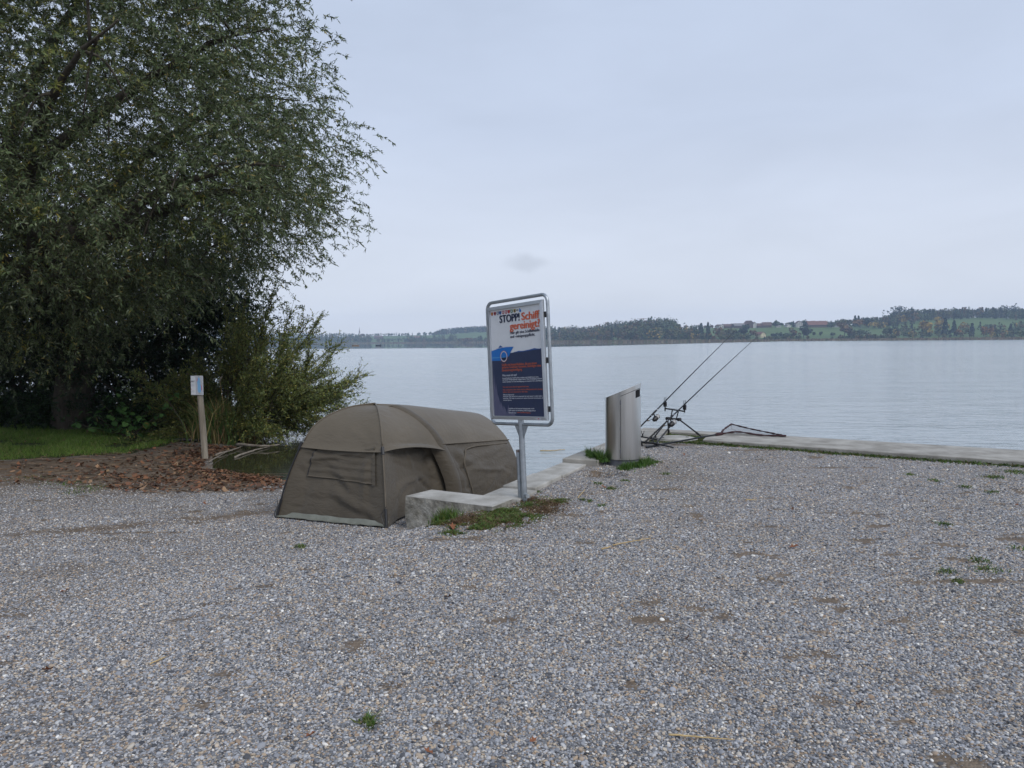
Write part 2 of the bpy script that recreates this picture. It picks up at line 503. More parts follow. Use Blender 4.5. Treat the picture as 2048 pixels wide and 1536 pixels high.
# ---- loose stones on top: too many to count
def interp_zone(x, y, ch):
    i = np.clip(np.searchsorted(gx, x), 0, nx-1); j = np.clip(np.searchsorted(gy, y), 0, ny-1)
    return zone[i, j, ch]
def gravel():
    P, S = [], []
    for (y0, y1, s, sz) in ((2.1, 4.0, 0.0122, 0.0122), (4.0, 6.0, 0.0145, 0.0128), (6.0, 8.4, 0.019, 0.0135), (8.4, 11.5, 0.030, 0.0145)):
        X, Y = np.meshgrid(np.arange(-0.74*y1-0.4, 0.74*y1+0.4, s), np.arange(y0, y1, s))
        X = X.ravel() + rng.uniform(-0.6, 0.6, X.size)*s; Y = Y.ravel() + rng.uniform(-0.6, 0.6, Y.size)*s
        k = np.abs(X) < 0.72*Y + 0.4
        X, Y = X[k], Y[k]
        r, a = qc(X, Y)
        k = (interp_zone(X, Y, 0) < 0.5) & (interp_zone(X, Y, 2) < 0.5) & (rng.random(X.size) > 1.35*interp_zone(X, Y, 1)-0.05) & ~((r < 0.42) & (r > -0.75) & (a > -0.45))
        k &= (fo_of(X, Y) < -1.2) & ~((a > 0.0) & (r < 0.45) & (Y > 9.0) & (X > -2.5)) & ~((np.abs(X+1.5) < 1.1) & (Y > 8.3) & (X > -2.4))
        X, Y = X[k], Y[k]
        P.append(np.stack([X, Y, ground_z(X, Y) + 0.001], -1)); S.append(sz*np.clip(0.42*np.exp(rng.normal(size=X.size)*0.36), 0.18, 1.25)*np.where(rng.random(X.size) < 0.006, 1.7, 1.0))
    P = np.vstack(P); S = np.concatenate(S)
    me = bpy.data.meshes.new('gravel'); me.vertices.add(len(P)); me.vertices.foreach_set('co', P.astype(np.float32).ravel())
    a = me.attributes.new('size', 'FLOAT', 'POINT'); a.data.foreach_set('value', S.astype(np.float32))
    m, n, l, out = new_mat('pebble')
    b = n.new('ShaderNodeBsdfPrincipled'); b.inputs['Roughness'].default_value = 0.8; b.inputs['Specular IOR Level'].default_value = 0.3
    oi = n.new('ShaderNodeObjectInfo')
    rp = ramp_node(n, [(0.0, (0.054, 0.056, 0.064)), (0.13, (0.134, 0.138, 0.150)), (0.34, (0.241, 0.247, 0.264)), (0.57, (0.362, 0.367, 0.387)), (0.69, (0.482, 0.476, 0.469)), (0.76, (0.456, 0.395, 0.315)), (0.87, (0.281, 0.201, 0.141)), (0.95, (0.442, 0.348, 0.248)), (1.0, (0.777, 0.757, 0.710))])
    l.new(oi.outputs['Random'], rp.inputs[0]); l.new(rp.outputs[0], b.inputs['Base Color']); l.new(b.outputs[0], out.inputs[0])
    ng = bpy.data.node_groups.new('loose_stones', 'GeometryNodeTree')
    ng.interface.new_socket('Geometry', in_out='INPUT', socket_type='NodeSocketGeometry')
    ng.interface.new_socket('Geometry', in_out='OUTPUT', socket_type='NodeSocketGeometry')
    g = ng.nodes; L = ng.links
    gi = g.new('NodeGroupInput'); go = g.new('NodeGroupOutput')
    ico = g.new('GeometryNodeMeshIcoSphere'); ico.inputs['Radius'].default_value = 1.0; ico.inputs['Subdivisions'].default_value = 2
    sm = g.new('GeometryNodeSetMaterial'); sm.inputs['Material'].default_value = m
    L.new(ico.outputs[0], sm.inputs['Geometry'])
    ip = g.new('GeometryNodeInstanceOnPoints')
    L.new(gi.outputs[0], ip.inputs['Points']); L.new(sm.outputs[0], ip.inputs['Instance'])
    rv = g.new('FunctionNodeRandomValue'); rv.data_type = 'FLOAT_VECTOR'
    rv.inputs[0].default_value = (0.75, 0.6, 0.40); rv.inputs[1].default_value = (1.35, 1.1, 0.75)
    at = g.new('GeometryNodeInputNamedAttribute'); at.data_type = 'FLOAT'; at.inputs['Name'].default_value = 'size'
    vm = g.new('ShaderNodeVectorMath'); vm.operation = 'SCALE'
    L.new(rv.outputs[0], vm.inputs[0]); L.new(at.outputs[0], vm.inputs['Scale']); L.new(vm.outputs[0], ip.inputs['Scale'])
    rr_ = g.new('FunctionNodeRandomValue'); rr_.data_type = 'FLOAT_VECTOR'
    rr_.inputs[0].default_value = (-0.6, -0.6, 0); rr_.inputs[1].default_value = (0.6, 0.6, 6.28); rr_.inputs['Seed'].default_value = 5
    L.new(rr_.outputs[0], ip.inputs['Rotation'])
    L.new(ip.outputs[0], go.inputs[0])
    me.materials.append(m)
    o = link('gravel', me)
    md = o.modifiers.new('stones', 'NODES'); md.node_group = ng
    tag(o, 'loose grey and tan gravel stones covering the yard in front', 'gravel', kind='stuff')
gravel()

# ---- the lake
def lake_material():
    m, n, l, out = new_mat('lake_water')
    b = n.new('ShaderNodeBsdfPrincipled')
    b.inputs['IOR'].default_value = 1.33
    l.new(b.outputs[0], out.inputs[0])
    g = n.new('ShaderNodeNewGeometry'); sp = n.new('ShaderNodeSeparateXYZ'); l.new(g.outputs['Position'], sp.inputs[0])
    # clear brown shallows along the left bank, pale green lake water further out
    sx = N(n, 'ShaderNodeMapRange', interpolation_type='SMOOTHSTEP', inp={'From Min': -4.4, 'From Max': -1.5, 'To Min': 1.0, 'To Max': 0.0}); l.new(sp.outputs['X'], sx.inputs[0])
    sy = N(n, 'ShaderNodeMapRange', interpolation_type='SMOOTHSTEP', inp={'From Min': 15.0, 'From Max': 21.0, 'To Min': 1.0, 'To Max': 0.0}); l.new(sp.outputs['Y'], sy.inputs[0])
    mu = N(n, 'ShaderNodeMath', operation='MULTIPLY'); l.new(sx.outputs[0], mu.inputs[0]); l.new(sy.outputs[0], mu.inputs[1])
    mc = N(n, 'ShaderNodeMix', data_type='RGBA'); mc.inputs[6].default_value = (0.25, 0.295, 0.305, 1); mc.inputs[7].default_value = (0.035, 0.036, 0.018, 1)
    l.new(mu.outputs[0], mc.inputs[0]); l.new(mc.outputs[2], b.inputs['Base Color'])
    # wind ruffles the near water, the water under the far shore lies calm
    yb = N(n, 'ShaderNodeMath', operation='MULTIPLY_ADD'); yb.inputs[1].default_value = 2.0; yb.inputs[2].default_value = 250.0; l.new(sp.outputs['X'], yb.inputs[0])
    ym = N(n, 'ShaderNodeMath', operation='MAXIMUM'); ym.inputs[1].default_value = 262.0; l.new(yb.outputs[0], ym.inputs[0])
    nz = N(n, 'ShaderNodeTexNoise', inp={'Scale': 0.012, 'Detail': 3.0}); l.new(g.outputs['Position'], nz.inputs['Vector'])
    na = N(n, 'ShaderNodeMath', operation='MULTIPLY_ADD'); na.inputs[1].default_value = 30.0; l.new(nz.outputs[0], na.inputs[0]); l.new(ym.outputs[0], na.inputs[2])
    su = N(n, 'ShaderNodeMath', operation='SUBTRACT'); l.new(sp.outputs['Y'], su.inputs[0]); l.new(na.outputs[0], su.inputs[1])
    ruf = N(n, 'ShaderNodeMapRange', interpolation_type='SMOOTHSTEP', inp={'From Min': -40.0, 'From Max': 0.0, 'To Min': 1.0, 'To Max': 0.012}); l.new(su.outputs[0], ruf.inputs[0])
    # sheltered corner behind the tent
    cal = N(n, 'ShaderNodeMath', operation='MULTIPLY_ADD'); cal.inputs[1].default_value = -0.93; cal.inputs[2].default_value = 1.0; l.new(mu.outputs[0], cal.inputs[0])
    ru2 = N(n, 'ShaderNodeMath', operation='MULTIPLY'); l.new(ruf.outputs[0], ru2.inputs[0]); l.new(cal.outputs[0], ru2.inputs[1])
    mw = n.new('ShaderNodeMapping'); mw.inputs['Scale'].default_value = (0.012, 0.055, 1); l.new(g.outputs['Position'], mw.inputs[0])
    nw2 = N(n, 'ShaderNodeTexNoise', inp={'Scale': 1.0, 'Detail': 4.0, 'Roughness': 0.55}); l.new(mw.outputs[0], nw2.inputs['Vector'])
    gw = N(n, 'ShaderNodeMapRange', inp={'From Min': 0.35, 'From Max': 0.65, 'To Min': 0.8, 'To Max': 1.1}); l.new(nw2.outputs[0], gw.inputs[0])
    ru3 = N(n, 'ShaderNodeMath', operation='MULTIPLY'); l.new(ru2.outputs[0], ru3.inputs[0]); l.new(gw.outputs[0], ru3.inputs[1]); ru2 = ru3
    rg = N(n, 'ShaderNodeMapRange', inp={'From Min': 0.0, 'From Max': 1.0, 'To Min': 0.015, 'To Max': 0.14}); l.new(ru2.outputs[0], rg.inputs[0]); l.new(rg.outputs[0], b.inputs['Roughness'])
    mp = n.new('ShaderNodeMapping'); mp.inputs['Scale'].default_value = (0.8, 2.0, 1); mp.inputs['Rotation'].default_value = (0, 0, 0.25); l.new(g.outputs['Position'], mp.inputs[0])
    n1 = N(n, 'ShaderNodeTexNoise', inp={'Scale': 1.5, 'Detail': 4.0, 'Roughness': 0.55, 'Distortion': 0.4}); l.new(mp.outputs[0], n1.inputs['Vector'])
    n2 = N(n, 'ShaderNodeTexNoise', inp={'Scale': 0.25, 'Detail': 3.0, 'Roughness': 0.5}); l.new(mp.outputs[0], n2.inputs['Vector'])
    ma = N(n, 'ShaderNodeMath', operation='MULTIPLY_ADD'); ma.inputs[1].default_value = 2.0; l.new(n2.outputs[0], ma.inputs[0]); l.new(n1.outputs[0], ma.inputs[2])
    bp = N(n, 'ShaderNodeBump', inp={'Distance': 0.042}); l.new(ma.outputs[0], bp.inputs['Height']); l.new(ru2.outputs[0], bp.inputs['Strength'])
    l.new(bp.outputs[0], b.inputs['Normal'])
    return m
M_lake = lake_material()
lx = np.array([-2500, -400, -60, -10, 10, 60, 400, 2500.]); ly = np.array([-450, -50, 0, 20, 60, 300, 1200, 2650.])
LX, LY = np.meshgrid(lx, ly, indexing='ij'); li = np.arange(64).reshape(8, 8)
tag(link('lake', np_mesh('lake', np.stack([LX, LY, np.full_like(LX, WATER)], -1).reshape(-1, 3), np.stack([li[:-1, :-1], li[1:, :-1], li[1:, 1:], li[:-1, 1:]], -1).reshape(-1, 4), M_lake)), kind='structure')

# ---- quay: a solid pier edged with stone slabs
M_slab = surf('weathered_concrete', (0.24, 0.225, 0.195), (0.50, 0.485, 0.45), 3.4, 0.9, bump=0.010, bscale=22, detail=10)
M_slab2 = surf('weathered_concrete_grey', (0.20, 0.185, 0.16), (0.42, 0.40, 0.36), 3.2, 0.92, bump=0.010, bscale=20, detail=10)
M_block = surf('rough_lichen_stone', (0.10, 0.088, 0.062), (0.44, 0.42, 0.37), 7.0, 0.95, bump=0.05, bscale=11, detail=8)
quay = tag(thing('quay', (*qp(0.3, 1.0), 0.0), None, None), kind='structure')
js = [0.03, 0.575, 1.447, 2.37, 3.35, 4.3, 5.25, 6.02]
ws = [0.42, 0.36, 0.34, 0.46, 0.44, 0.44, 0.5]
hs = [0.022, 0.040, 0.030, 0.078, 0.066, 0.058, 0.056]
for i in range(7):
    a0, a1 = js[i] + 0.012, js[i+1] - 0.012
    MB().prism([qp(0.0, a0), qp(ws[i]+0.02, a0+0.02), qp(ws[i], a1), qp(0.0, a1)], -1.6, hs[i]).build('slab', M_slab if i < 3 else M_slab2, quay, bevel=0.012)
# strip round the far corner and the long slab on the right
MB().prism([qp(0.0, 6.03), qp(0.40, 6.03), fp(-0.34, 0.40), fp(-0.34, 1.62), fp(0, 1.62), fp(0, -0.03)], -1.6, 0.055).build('slab', M_slab2, quay, bevel=0.012)
MB().prism([fp(-1.12, 1.46), fp(-1.22, 9.0), fp(0, 9.0), fp(0, 1.635), fp(-0.35, 1.635), fp(-0.45, 1.32)], -1.6, 0.062).build('slab', M_slab2, quay, bevel=0.012)
MB().prism([fp(-1.22, 9.015), fp(-1.3, 24), fp(0, 24), fp(0, 9.015)], -1.6, 0.06).build('slab', M_slab2, quay, bevel=0.012)
# end stone at the head of the ramp: rough face, smooth top
def end_stone():
    n = 26
    mb = MB()
    c = [(-0.632, -0.36), (0.40, -0.47), (0.42, -0.06), (-0.56, 0.03)]
    bm = bmesh.new()
    for (r, a) in c: pass
    top = 0.045
    P = np.zeros((4, n, 9, 3))
    for s in range(4):
        (r0, a0), (r1, a1) = c[s], c[(s+1) % 4]
        for i in range(n):
            t = i/(n-1)
            x, y = qp(r0+(r1-r0)*t, a0+(a1-a0)*t)
            for j in range(9):
                z = top - 0.55*j/8
                P[s, i, j] = (x, y, z)
    allP = np.concatenate([P[s, :-1] for s in range(4)])           # closed ring
    cx, cy = qp(-0.1, -0.2)
    dxy = allP[..., :2] - np.array([cx, cy])
    k = (np.arange(9) > 0) * 1.0
    bump = 0.04*fbm(allP[..., 0]*9 + allP[..., 1]*7, allP[..., 2]*11, 15, 4)*k - 0.01*k
    allP[..., :2] += dxy/np.linalg.norm(dxy, axis=-1, keepdims=True)*bump[..., None]
    mb.grid(allP, closed_u=True)
    o = mb.build('end_stone', M_block, quay, smooth=40)
    MB().prism([qp(-0.632, -0.36), qp(0.40, -0.47), qp(0.42, -0.06), qp(-0.56, 0.03)], top-0.004, top+0.008).build('stone_top', M_slab, quay, bevel=0.006)
end_stone()
# ------------------------------------------------------------------ tent
def fabric(name, c1, c2, wr=0.012):
    m, n, l, out = new_mat(name)
    b = n.new('ShaderNodeBsdfPrincipled'); b.inputs['Roughness'].default_value = 0.62; b.inputs['Specular IOR Level'].default_value = 0.35
    b.inputs['Sheen Weight'].default_value = 0.15
    l.new(b.outputs[0], out.inputs[0])
    t = n.new('ShaderNodeTexCoord')
    a = N(n, 'ShaderNodeTexNoise', inp={'Scale': 2.3, 'Detail': 5.0, 'Roughness': 0.6}); l.new(t.outputs['Object'], a.inputs['Vector'])
    r = ramp_node(n, [(0.3, c1), (0.72, c2)]); l.new(a.outputs[0], r.inputs[0]); l.new(r.outputs[0], b.inputs['Base Color'])
    # creases: ridged noise running in several directions
    hs_ = []
    for sc, rot, w in ((3.0, 0.5, 1.0), (5.5, -0.7, 0.55), (11.0, 0.2, 0.25)):
        mp = n.new('ShaderNodeMapping'); mp.inputs['Rotation'].default_value = (rot, rot*0.6, rot); mp.inputs['Scale'].default_value = (1.0, 1.0, 2.1)
        l.new(t.outputs['Object'], mp.inputs[0])
        q = N(n, 'ShaderNodeTexNoise', inp={'Scale': sc, 'Detail': 2.5, 'Roughness': 0.5, 'Distortion': 0.9}); l.new(mp.outputs[0], q.inputs['Vector'])
        s1 = N(n, 'ShaderNodeMath', operation='SUBTRACT'); s1.inputs[1].default_value = 0.5; l.new(q.outputs[0], s1.inputs[0])
        s2 = N(n, 'ShaderNodeMath', operation='ABSOLUTE'); l.new(s1.outputs[0], s2.inputs[0])
        s3 = N(n, 'ShaderNodeMath', operation='MULTIPLY'); s3.inputs[1].default_value = -w*3; l.new(s2.outputs[0], s3.inputs[0])
        hs_.append(s3)
    ad = N(n, 'ShaderNodeMath', operation='ADD'); l.new(hs_[0].outputs[0], ad.inputs[0]); l.new(hs_[1].outputs[0], ad.inputs[1])
    ae = N(n, 'ShaderNodeMath', operation='ADD'); l.new(ad.outputs[0], ae.inputs[0]); l.new(hs_[2].outputs[0], ae.inputs[1])
    bp = N(n, 'ShaderNodeBump', inp={'Strength': 1.0, 'Distance': wr}); l.new(ae.outputs[0], bp.inputs['Height'])
    l.new(bp.outputs[0], b.inputs['Normal'])
    return m
M_tent_taut_lit = fabric('tent_cloth_taut_lit', (0.104, 0.085, 0.059), (0.124, 0.102, 0.072), 0.004)  # roof cloth: brightness of sky light put into the colour, shallower creases
M_tent_shaded = fabric('tent_cloth_shaded', (0.066, 0.053, 0.036), (0.084, 0.068, 0.047), 0.006)  # wall cloth: same fabric, the walls' shade put into a darker colour
M_tent_trim = surf('tent_binding', (0.095, 0.078, 0.056), (0.118, 0.097, 0.07), 12, 0.7)
M_black = surf('black_metal', (0.012, 0.012, 0.014), (0.022, 0.022, 0.024), 20, 0.45)
M_skirt = surf('mud_skirt_vinyl', (0.13, 0.135, 0.11), (0.21, 0.215, 0.185), 6, 0.6, bump=0.01, bscale=12)

HUB = (-1.567, 8.767)
def tl(r, a, z): return np.array([HUB[0] + r*RX + a*UX, HUB[1] + r*RY + a*UY, z])
def tgz(r, a):
    p = tl(r, a, 0); return gz(p[0], p[1])
def build_tent():
    T = thing('bivvy_tent', tuple(tl(0, 0, tgz(0, 0))), 'brown olive dome fishing tent with closed front window on the ramp', 'tent')
    def pole_front(sg):
        zg = tgz(sg*0.71, -0.85)
        ks = [(0, .90), (.18, .885), (.34, .85), (.52, .765), (.64, .66), (.725, .52), (.81, .33), (.90, .08), (1.0, zg)]
        return spline([tl(sg*0.71*k, -0.85*k, z) for k, z in ks], 49)
    def pole_side(sg):
        zg = tgz(sg*0.75, 0.6)
        ks = [(0, .90), (.26, .868), (.50, .73), (.71, .53), (.86, .267), (.965, .006), (1.0, -.2), (1.0, zg)]
        return spline([tl(sg*0.75*k, 0.6*k, z) for k, z in ks], 49)
    PF = {s: pole_front(s) for s in (-1, 1)}
    PS = {s: pole_side(s) for s in (-1, 1)}
    EF, ES = 31, 25            # index of the eave on the front and side poles
    cen = tl(0, 0.3, 0.2)
    def loft(A, B, nt, sag=0.0, inset=0.0, wr=0.0, seed=1, folds=12):
        A = np.asarray(A); B = np.asarray(B)
        t = np.linspace(0, 1, nt)
        P = A[:, None]*(1-t)[None, :, None] + B[:, None]*t[None, :, None]
        n = P - cen; n[..., 2] *= 0.6
        n /= np.linalg.norm(n, axis=-1, keepdims=True)
        q = (4*t*(1-t))[None, :]
        P = P - n*(sag*q + inset*np.minimum(1, 6*np.minimum(t, 1-t))[None, :])[..., None]
        if wr:
            s = np.linspace(0, 1, len(A))[:, None] + 0*t[None]
            tt = t[None] + 0*s
            rl = np.random.default_rng(seed*13 + 5)
            w = 0.35*fbm(tt*3 + s*1.2, s*2.5 - tt, seed, 2)
            for q in range(folds):                      # tension folds from the edges and corners
                p0 = np.array([rl.choice([0.0, 1.0]) if rl.random() < 0.7 else rl.random(), rl.random()])
                if rl.random() < 0.45: p0 = np.array([rl.choice([0.02, 0.98]), rl.choice([0.03, 0.97])]) + rl.normal(size=2)*0.04
                an = math.atan2(0.5-p0[1], 0.5-p0[0]) + rl.normal()*0.55; ln_ = rl.uniform(0.2, 0.65)
                dx_, dy_ = math.cos(an)*ln_, math.sin(an)*ln_
                u_ = np.clip(((tt-p0[0])*dx_ + (s-p0[1])*dy_)/(ln_*ln_), 0, 1)
                ds_ = np.hypot(tt-p0[0]-u_*dx_, s-p0[1]-u_*dy_)
                w = w + rl.uniform(0.35, 1.0)*rl.choice([1, -0.6])*np.exp(-(ds_/rl.uniform(0.018, 0.045))**2)*np.sin(np.pi*np.clip(u_, 0.02, 0.98))**0.6
            P = P + n*(wr*w*np.minimum(1, 6*np.minimum(tt, 1-tt)))[..., None]
        return P
    def resamp(C, n):
        s = np.linspace(0, len(C)-1, n); i = np.clip(s.astype(int), 0, len(C)-2); u = (s-i)[:, None]
        return C[i]*(1-u) + C[i+1]*u
    # roof: front and side sectors of the dome
    for A, ea, B, eb, sg in ((PF[-1], EF, PF[1], EF, 0.02), (PF[1], EF, PS[1], ES, 0.015), (PS[-1], ES, PF[-1], EF, 0.015)):
        P = loft(resamp(A[:ea+1], 30), resamp(B[:eb+1], 30), 30, sag=sg, wr=0.008, folds=8, seed=int(ea*3+eb))
        t = np.linspace(0, 1, 30)
        P[-1, :, 2] += (0.05*4*t*(1-t) if sg == 0.015 else -0.012*4*t*(1-t))
        hem = P[-1:].copy(); hem[..., 2] -= 0.035; d = (hem - cen); d[..., 2] = 0; hem += 0.035*d/np.linalg.norm(d, axis=-1, keepdims=True)
        MB().grid(np.concatenate([P, hem])).build('canopy', M_tent_taut_lit, T, smooth=True)
    # walls under the eaves
    fw = loft(resamp(PF[-1][EF-1:], 36), resamp(PF[1][EF-1:], 36), 40, inset=0.06, wr=0.038, seed=5, folds=28)
    front = MB().grid(fw).build('front_panel', M_tent_shaded, T, smooth=True)
    for sg, (A, B) in ((1, (PF[1], PS[1])), (-1, (PS[-1], PF[-1]))):
        a_ = A[(EF if sg == 1 else ES)-2:]; b_ = B[(ES if sg == 1 else EF)-2:]
        inn = -sg*0.12*np.array([RX, RY, 0]) + 0.03*np.array([UX, UY, 0])      # the door sits well inside the arch
        if sg == 1: b_ = b_ + inn*smoothstep(0, 0.2, np.linspace(0, 1, len(b_)))[:, None]
        else: a_ = a_ + inn*smoothstep(0, 0.2, np.linspace(0, 1, len(a_)))[:, None]
        MB().grid(loft(resamp(a_, 36), resamp(b_, 36), 44, sag=-0.01, inset=0.12, wr=0.048, seed=11+sg, folds=30)).build('side_panel', M_tent_shaded, T, smooth=True)
    # window blind on the front panel
    def fpt(u, v, off=0.012):
        i = v*35; j = u*39
        i0, j0 = int(min(i, 34)), int(min(j, 38)); a, b = i-i0, j-j0
        p = (fw[i0, j0]*(1-a)*(1-b) + fw[i0+1, j0]*a*(1-b) + fw[i0, j0+1]*(1-a)*b + fw[i0+1, j0+1]*a*b)
        d = p - cen; d[2] = 0
        return p + off*d/np.linalg.norm(d)
    nw = 24
    W_ = np.array([[fpt(0.16 + 0.74*i/(nw-1), 0.05 + 0.56*j/(nw-1) - 0.03*(1-i/(nw-1)), 0.016 + 0.006*(math.sin(j*1.35+0.9*math.sin(i*0.31)) + 0.6*math.sin(j*2.3+i*0.22+1.3*math.sin(i*0.17)))*(0 < i < nw-1)) for j in range(nw)] for i in range(nw)])
    wf = MB().grid(W_).build('window_blind', M_tent_shaded, T, smooth=True)
    MB().tube([W_[i, -1] for i in range(nw)] , 0.006, 6).build('hem', M_tent_trim, wf)
    MB().tube([W_[0, j] for j in range(nw)], 0.006, 6).build('hem', M_black, wf)
    st = np.array([[fpt(0.87 + 0.035*i, 0.0 + 0.625*j/11, 0.024) for j in range(12)] for i in range(2)])
    MB().grid(st[::-1]).build('strap', M_tent_shaded, wf)
    # poles: sleeves on the roof, bare black tube below
    for s in (-1, 1):
        MB().tube([p + np.array([0, 0, .004]) for p in PF[s][:EF+1:2]], 0.009, 8).build('pole_sleeve', M_tent_taut_lit, T, smooth=True)
        lo = PF[s][EF:].copy(); d = lo - cen; d[:, 2] = 0; lo += 0.012*d/np.linalg.norm(d, axis=-1, keepdims=True)
        pl = MB().tube(lo[::2], 0.0095, 8).build('pole', M_black if s < 0 else M_tent_trim, T, smooth=True)
        MB().tube([lo[0]+(0, 0, .02), lo[2]], 0.017, 8).build('joint', M_black, pl)
        MB().tube([lo[-4], lo[-1]], 0.015, 8).build('foot', M_black, pl)
        # wide arch band with a soft bulge, and the gutter fold in front of it
        C = PS[s]
        ring = np.array([[C[i] + (tl(0, da, 0) - tl(0, 0, 0)) + (np.array([RX, RY, 0.25])*s*bu if s > 0 else np.array([-RX, -RY, 0.25])*bu) for da, bu in ((-0.11, -0.10), (-0.085, -0.012), (-0.03, 0.014), (0.02, 0.014), (0.06, 0.008), (0.11, -0.014))] for i in range(6, 49)])
        if s < 0: ring = ring[:, ::-1]
        MB().grid(ring).build('arch_band', M_tent_shaded, T, smooth=True)
    # tunnel from the arch to the rear
    zr = {s: tgz(s*0.79, 2.31) for s in (-1, 1)}
    def rear(s):
        return spline([tl(s*r, 2.31, z) for r, z in ((0, .604), (.17, .575), (.343, .485), (.50, .345), (.59, .235), (.69, .05), (.749, -.112), (.785, -.32), (.795, zr[s]-0.02))], 49)
    RB = {s: rear(s) for s in (-1, 1)}
    for s in (1, -1):
        A, B = PS[s], RB[s]
        SE = 24
        for nm, i0, i1, mm, wr in (('tunnel_roof', 0, SE, M_tent_taut_lit, 0.010), ('tunnel_side', SE, 48, M_tent_shaded, 0.052)):
            P = loft(resamp(A[i0:i1+1], 34), resamp(B[i0:i1+1], 34), 44, sag=(-0.022 if i0 == 0 else 0.005), wr=wr, seed=40+i0+s, folds=10 if i0 == 0 else 44)
            if s < 0: P = P[:, ::-1]
            o = MB().grid(P).build(nm, mm, T, smooth=True)
            if nm == 'tunnel_side' and s > 0:
                def sp_(u, v):
                    i, j = min(int(u*33), 33), min(int(v*43), 43)
                    d = P[i, j] - cen; d[2] *= 0.5
                    return P[i, j] + 0.014*d/np.linalg.norm(d)
                pts = [(0.95, 0.17), (0.7, 0.165), (0.45, 0.165), (0.28, 0.18), (0.16, 0.22), (0.105, 0.30), (0.09, 0.45), (0.085, 0.65), (0.085, 0.95)]
                MB().tube(spline([sp_(*q) for q in pts], 60), 0.010, 6).build('door_zip', M_tent_trim, o, smooth=True)
                MB().tube(spline([sp_(0.0, v) for v in np.linspace(0, 1, 12)], 40), 0.008, 6).build('seam', M_tent_trim, o, smooth=True)
    # rounded back
    full = np.concatenate([RB[1][::-1], RB[-1][1:]])
    nb = 14
    back = np.zeros((len(full), nb, 3))
    for i, p in enumerate(full):
        r = (p[0]-HUB[0])*RX + (p[1]-HUB[1])*RY
        for j in range(nb):
            t = j/(nb-1)
            zz = p[2] + (tgz(0, 2.7) - 0.03 - p[2])*t
            back[i, j] = tl(r*(1-0.18*t), 2.31 + 0.42*math.sin(t*math.pi/2)*max(0.0, 1-(r/0.80)**2), zz)
    MB().grid(back).build('back_panel', M_tent_shaded, T, smooth=True)
    # mud skirt along the front
    a0, a1 = PF[-1][-1], PF[1][-1]
    K = []
    for i in range(30):
        t = i/29; p = a0*(1-t)+a1*t; row = []
        for j in range(5):
            q = p - np.array([UX, UY, 0])*(0.02*j - 0.045); zg = gz(q[0], q[1])
            row.append((q[0], q[1], zg + 0.012 + (0.05 if j == 0 else 0.024 if j == 1 else 0.008) + 0.009*fbm(np.array([i*0.43]), np.array([j*0.5]), 4)[0]))
        K.append(row)
    MB().grid(K).build('mud_skirt', M_skirt, T, smooth=True)
    # loose corner of vinyl at the left foot
    K = []
    for i in range(8):
        row = []
        for j in range(8):
            u, v = i/7, j/7
            q = tl(-0.72 - 0.13*u*(1-0.5*v), -0.80 + 0.10*u - 0.05*math.sin(v*5), 0)
            row.append((q[0], q[1], gz(q[0], q[1]) + 0.01 + 0.21*v*(1-0.55*u) + 0.012*math.sin(5*u+7*v)))
        K.append(row)
    MB().grid(K).build('skirt_corner', M_skirt, T, smooth=True)
    for s in (-1, 1):
        q = PF[s][-1]
        MB().tube([q + (0, 0, 0.22), q + (-0.035*s-0.02, -0.02, 0.14), q + (-0.02, -0.05, 0.05), q + (-0.01, -0.03, 0.0)], 0.004, 5).build('cord', M_black, T)
build_tent()

# ------------------------------------------------------------------ poster stand
M_galv = surf('galvanised_steel', (0.30, 0.33, 0.35), (0.46, 0.49, 0.52), 14, 0.42, metal=0.75, bump=0.001, bscale=40)
M_alu = surf('aluminium_frame', (0.50, 0.53, 0.57), (0.60, 0.63, 0.66), 4, 0.38, metal=0.7)
M_paper = surf('poster_paper', (0.66, 0.67, 0.68), (0.74, 0.75, 0.76), 5, 0.45, bump=0.004, bscale=7, spec=0.5)
M_navy = surf('poster_navy', (0.011, 0.022, 0.068), (0.015, 0.029, 0.085), 4, 0.35, bump=0.003, bscale=7, spec=0.5)
M_navyink = surf('ink_navy', (0.010, 0.018, 0.055), rough=0.5)
M_orange = surf('ink_orange', (0.62, 0.115, 0.045), rough=0.5)
M_orange2 = surf('ink_dull_orange', (0.42, 0.10, 0.06), rough=0.5)
M_whiteink = surf('ink_white', (0.55, 0.57, 0.62), rough=0.5)
M_blue = surf('ink_blue', (0.015, 0.16, 0.50), rough=0.5)
M_blue2 = surf('ink_mid_blue', (0.03, 0.09, 0.28), rough=0.5)
M_weed = surf('ink_grey_violet', (0.085, 0.09, 0.16), (0.12, 0.12, 0.19), 12, 0.5)
M_red = surf('ink_red', (0.42, 0.03, 0.035), rough=0.5)
M_green_i = surf('ink_green', (0.04, 0.20, 0.09), rough=0.5)
M_yell = surf('ink_ochre', (0.42, 0.30, 0.05), rough=0.5)
M_rust = surf('rusted_steel', (0.11, 0.05, 0.025), (0.26, 0.24, 0.23), 9, 0.8, bump=0.002, bscale=30)

def text_mesh(body, bold=0.0):
    cu = bpy.data.curves.new('lettering', 'FONT'); cu.body = body; cu.size = 1.0; cu.offset = bold; cu.resolution_u = 3
    o = bpy.data.objects.new('lettering', cu); COL.objects.link(o)
    dg = bpy.context.evaluated_depsgraph_get()
    me = bpy.data.meshes.new_from_object(o.evaluated_get(dg))
    bpy.data.objects.remove(o); bpy.data.curves.remove(cu)
    v = np.zeros(len(me.vertices)*3); me.vertices.foreach_get('co', v); v = v.reshape(-1, 3)
    f = [tuple(p.vertices) for p in me.polygons]
    bpy.data.meshes.remove(me)
    v[:, :2] -= v[:, :2].min(0)
    return v, f

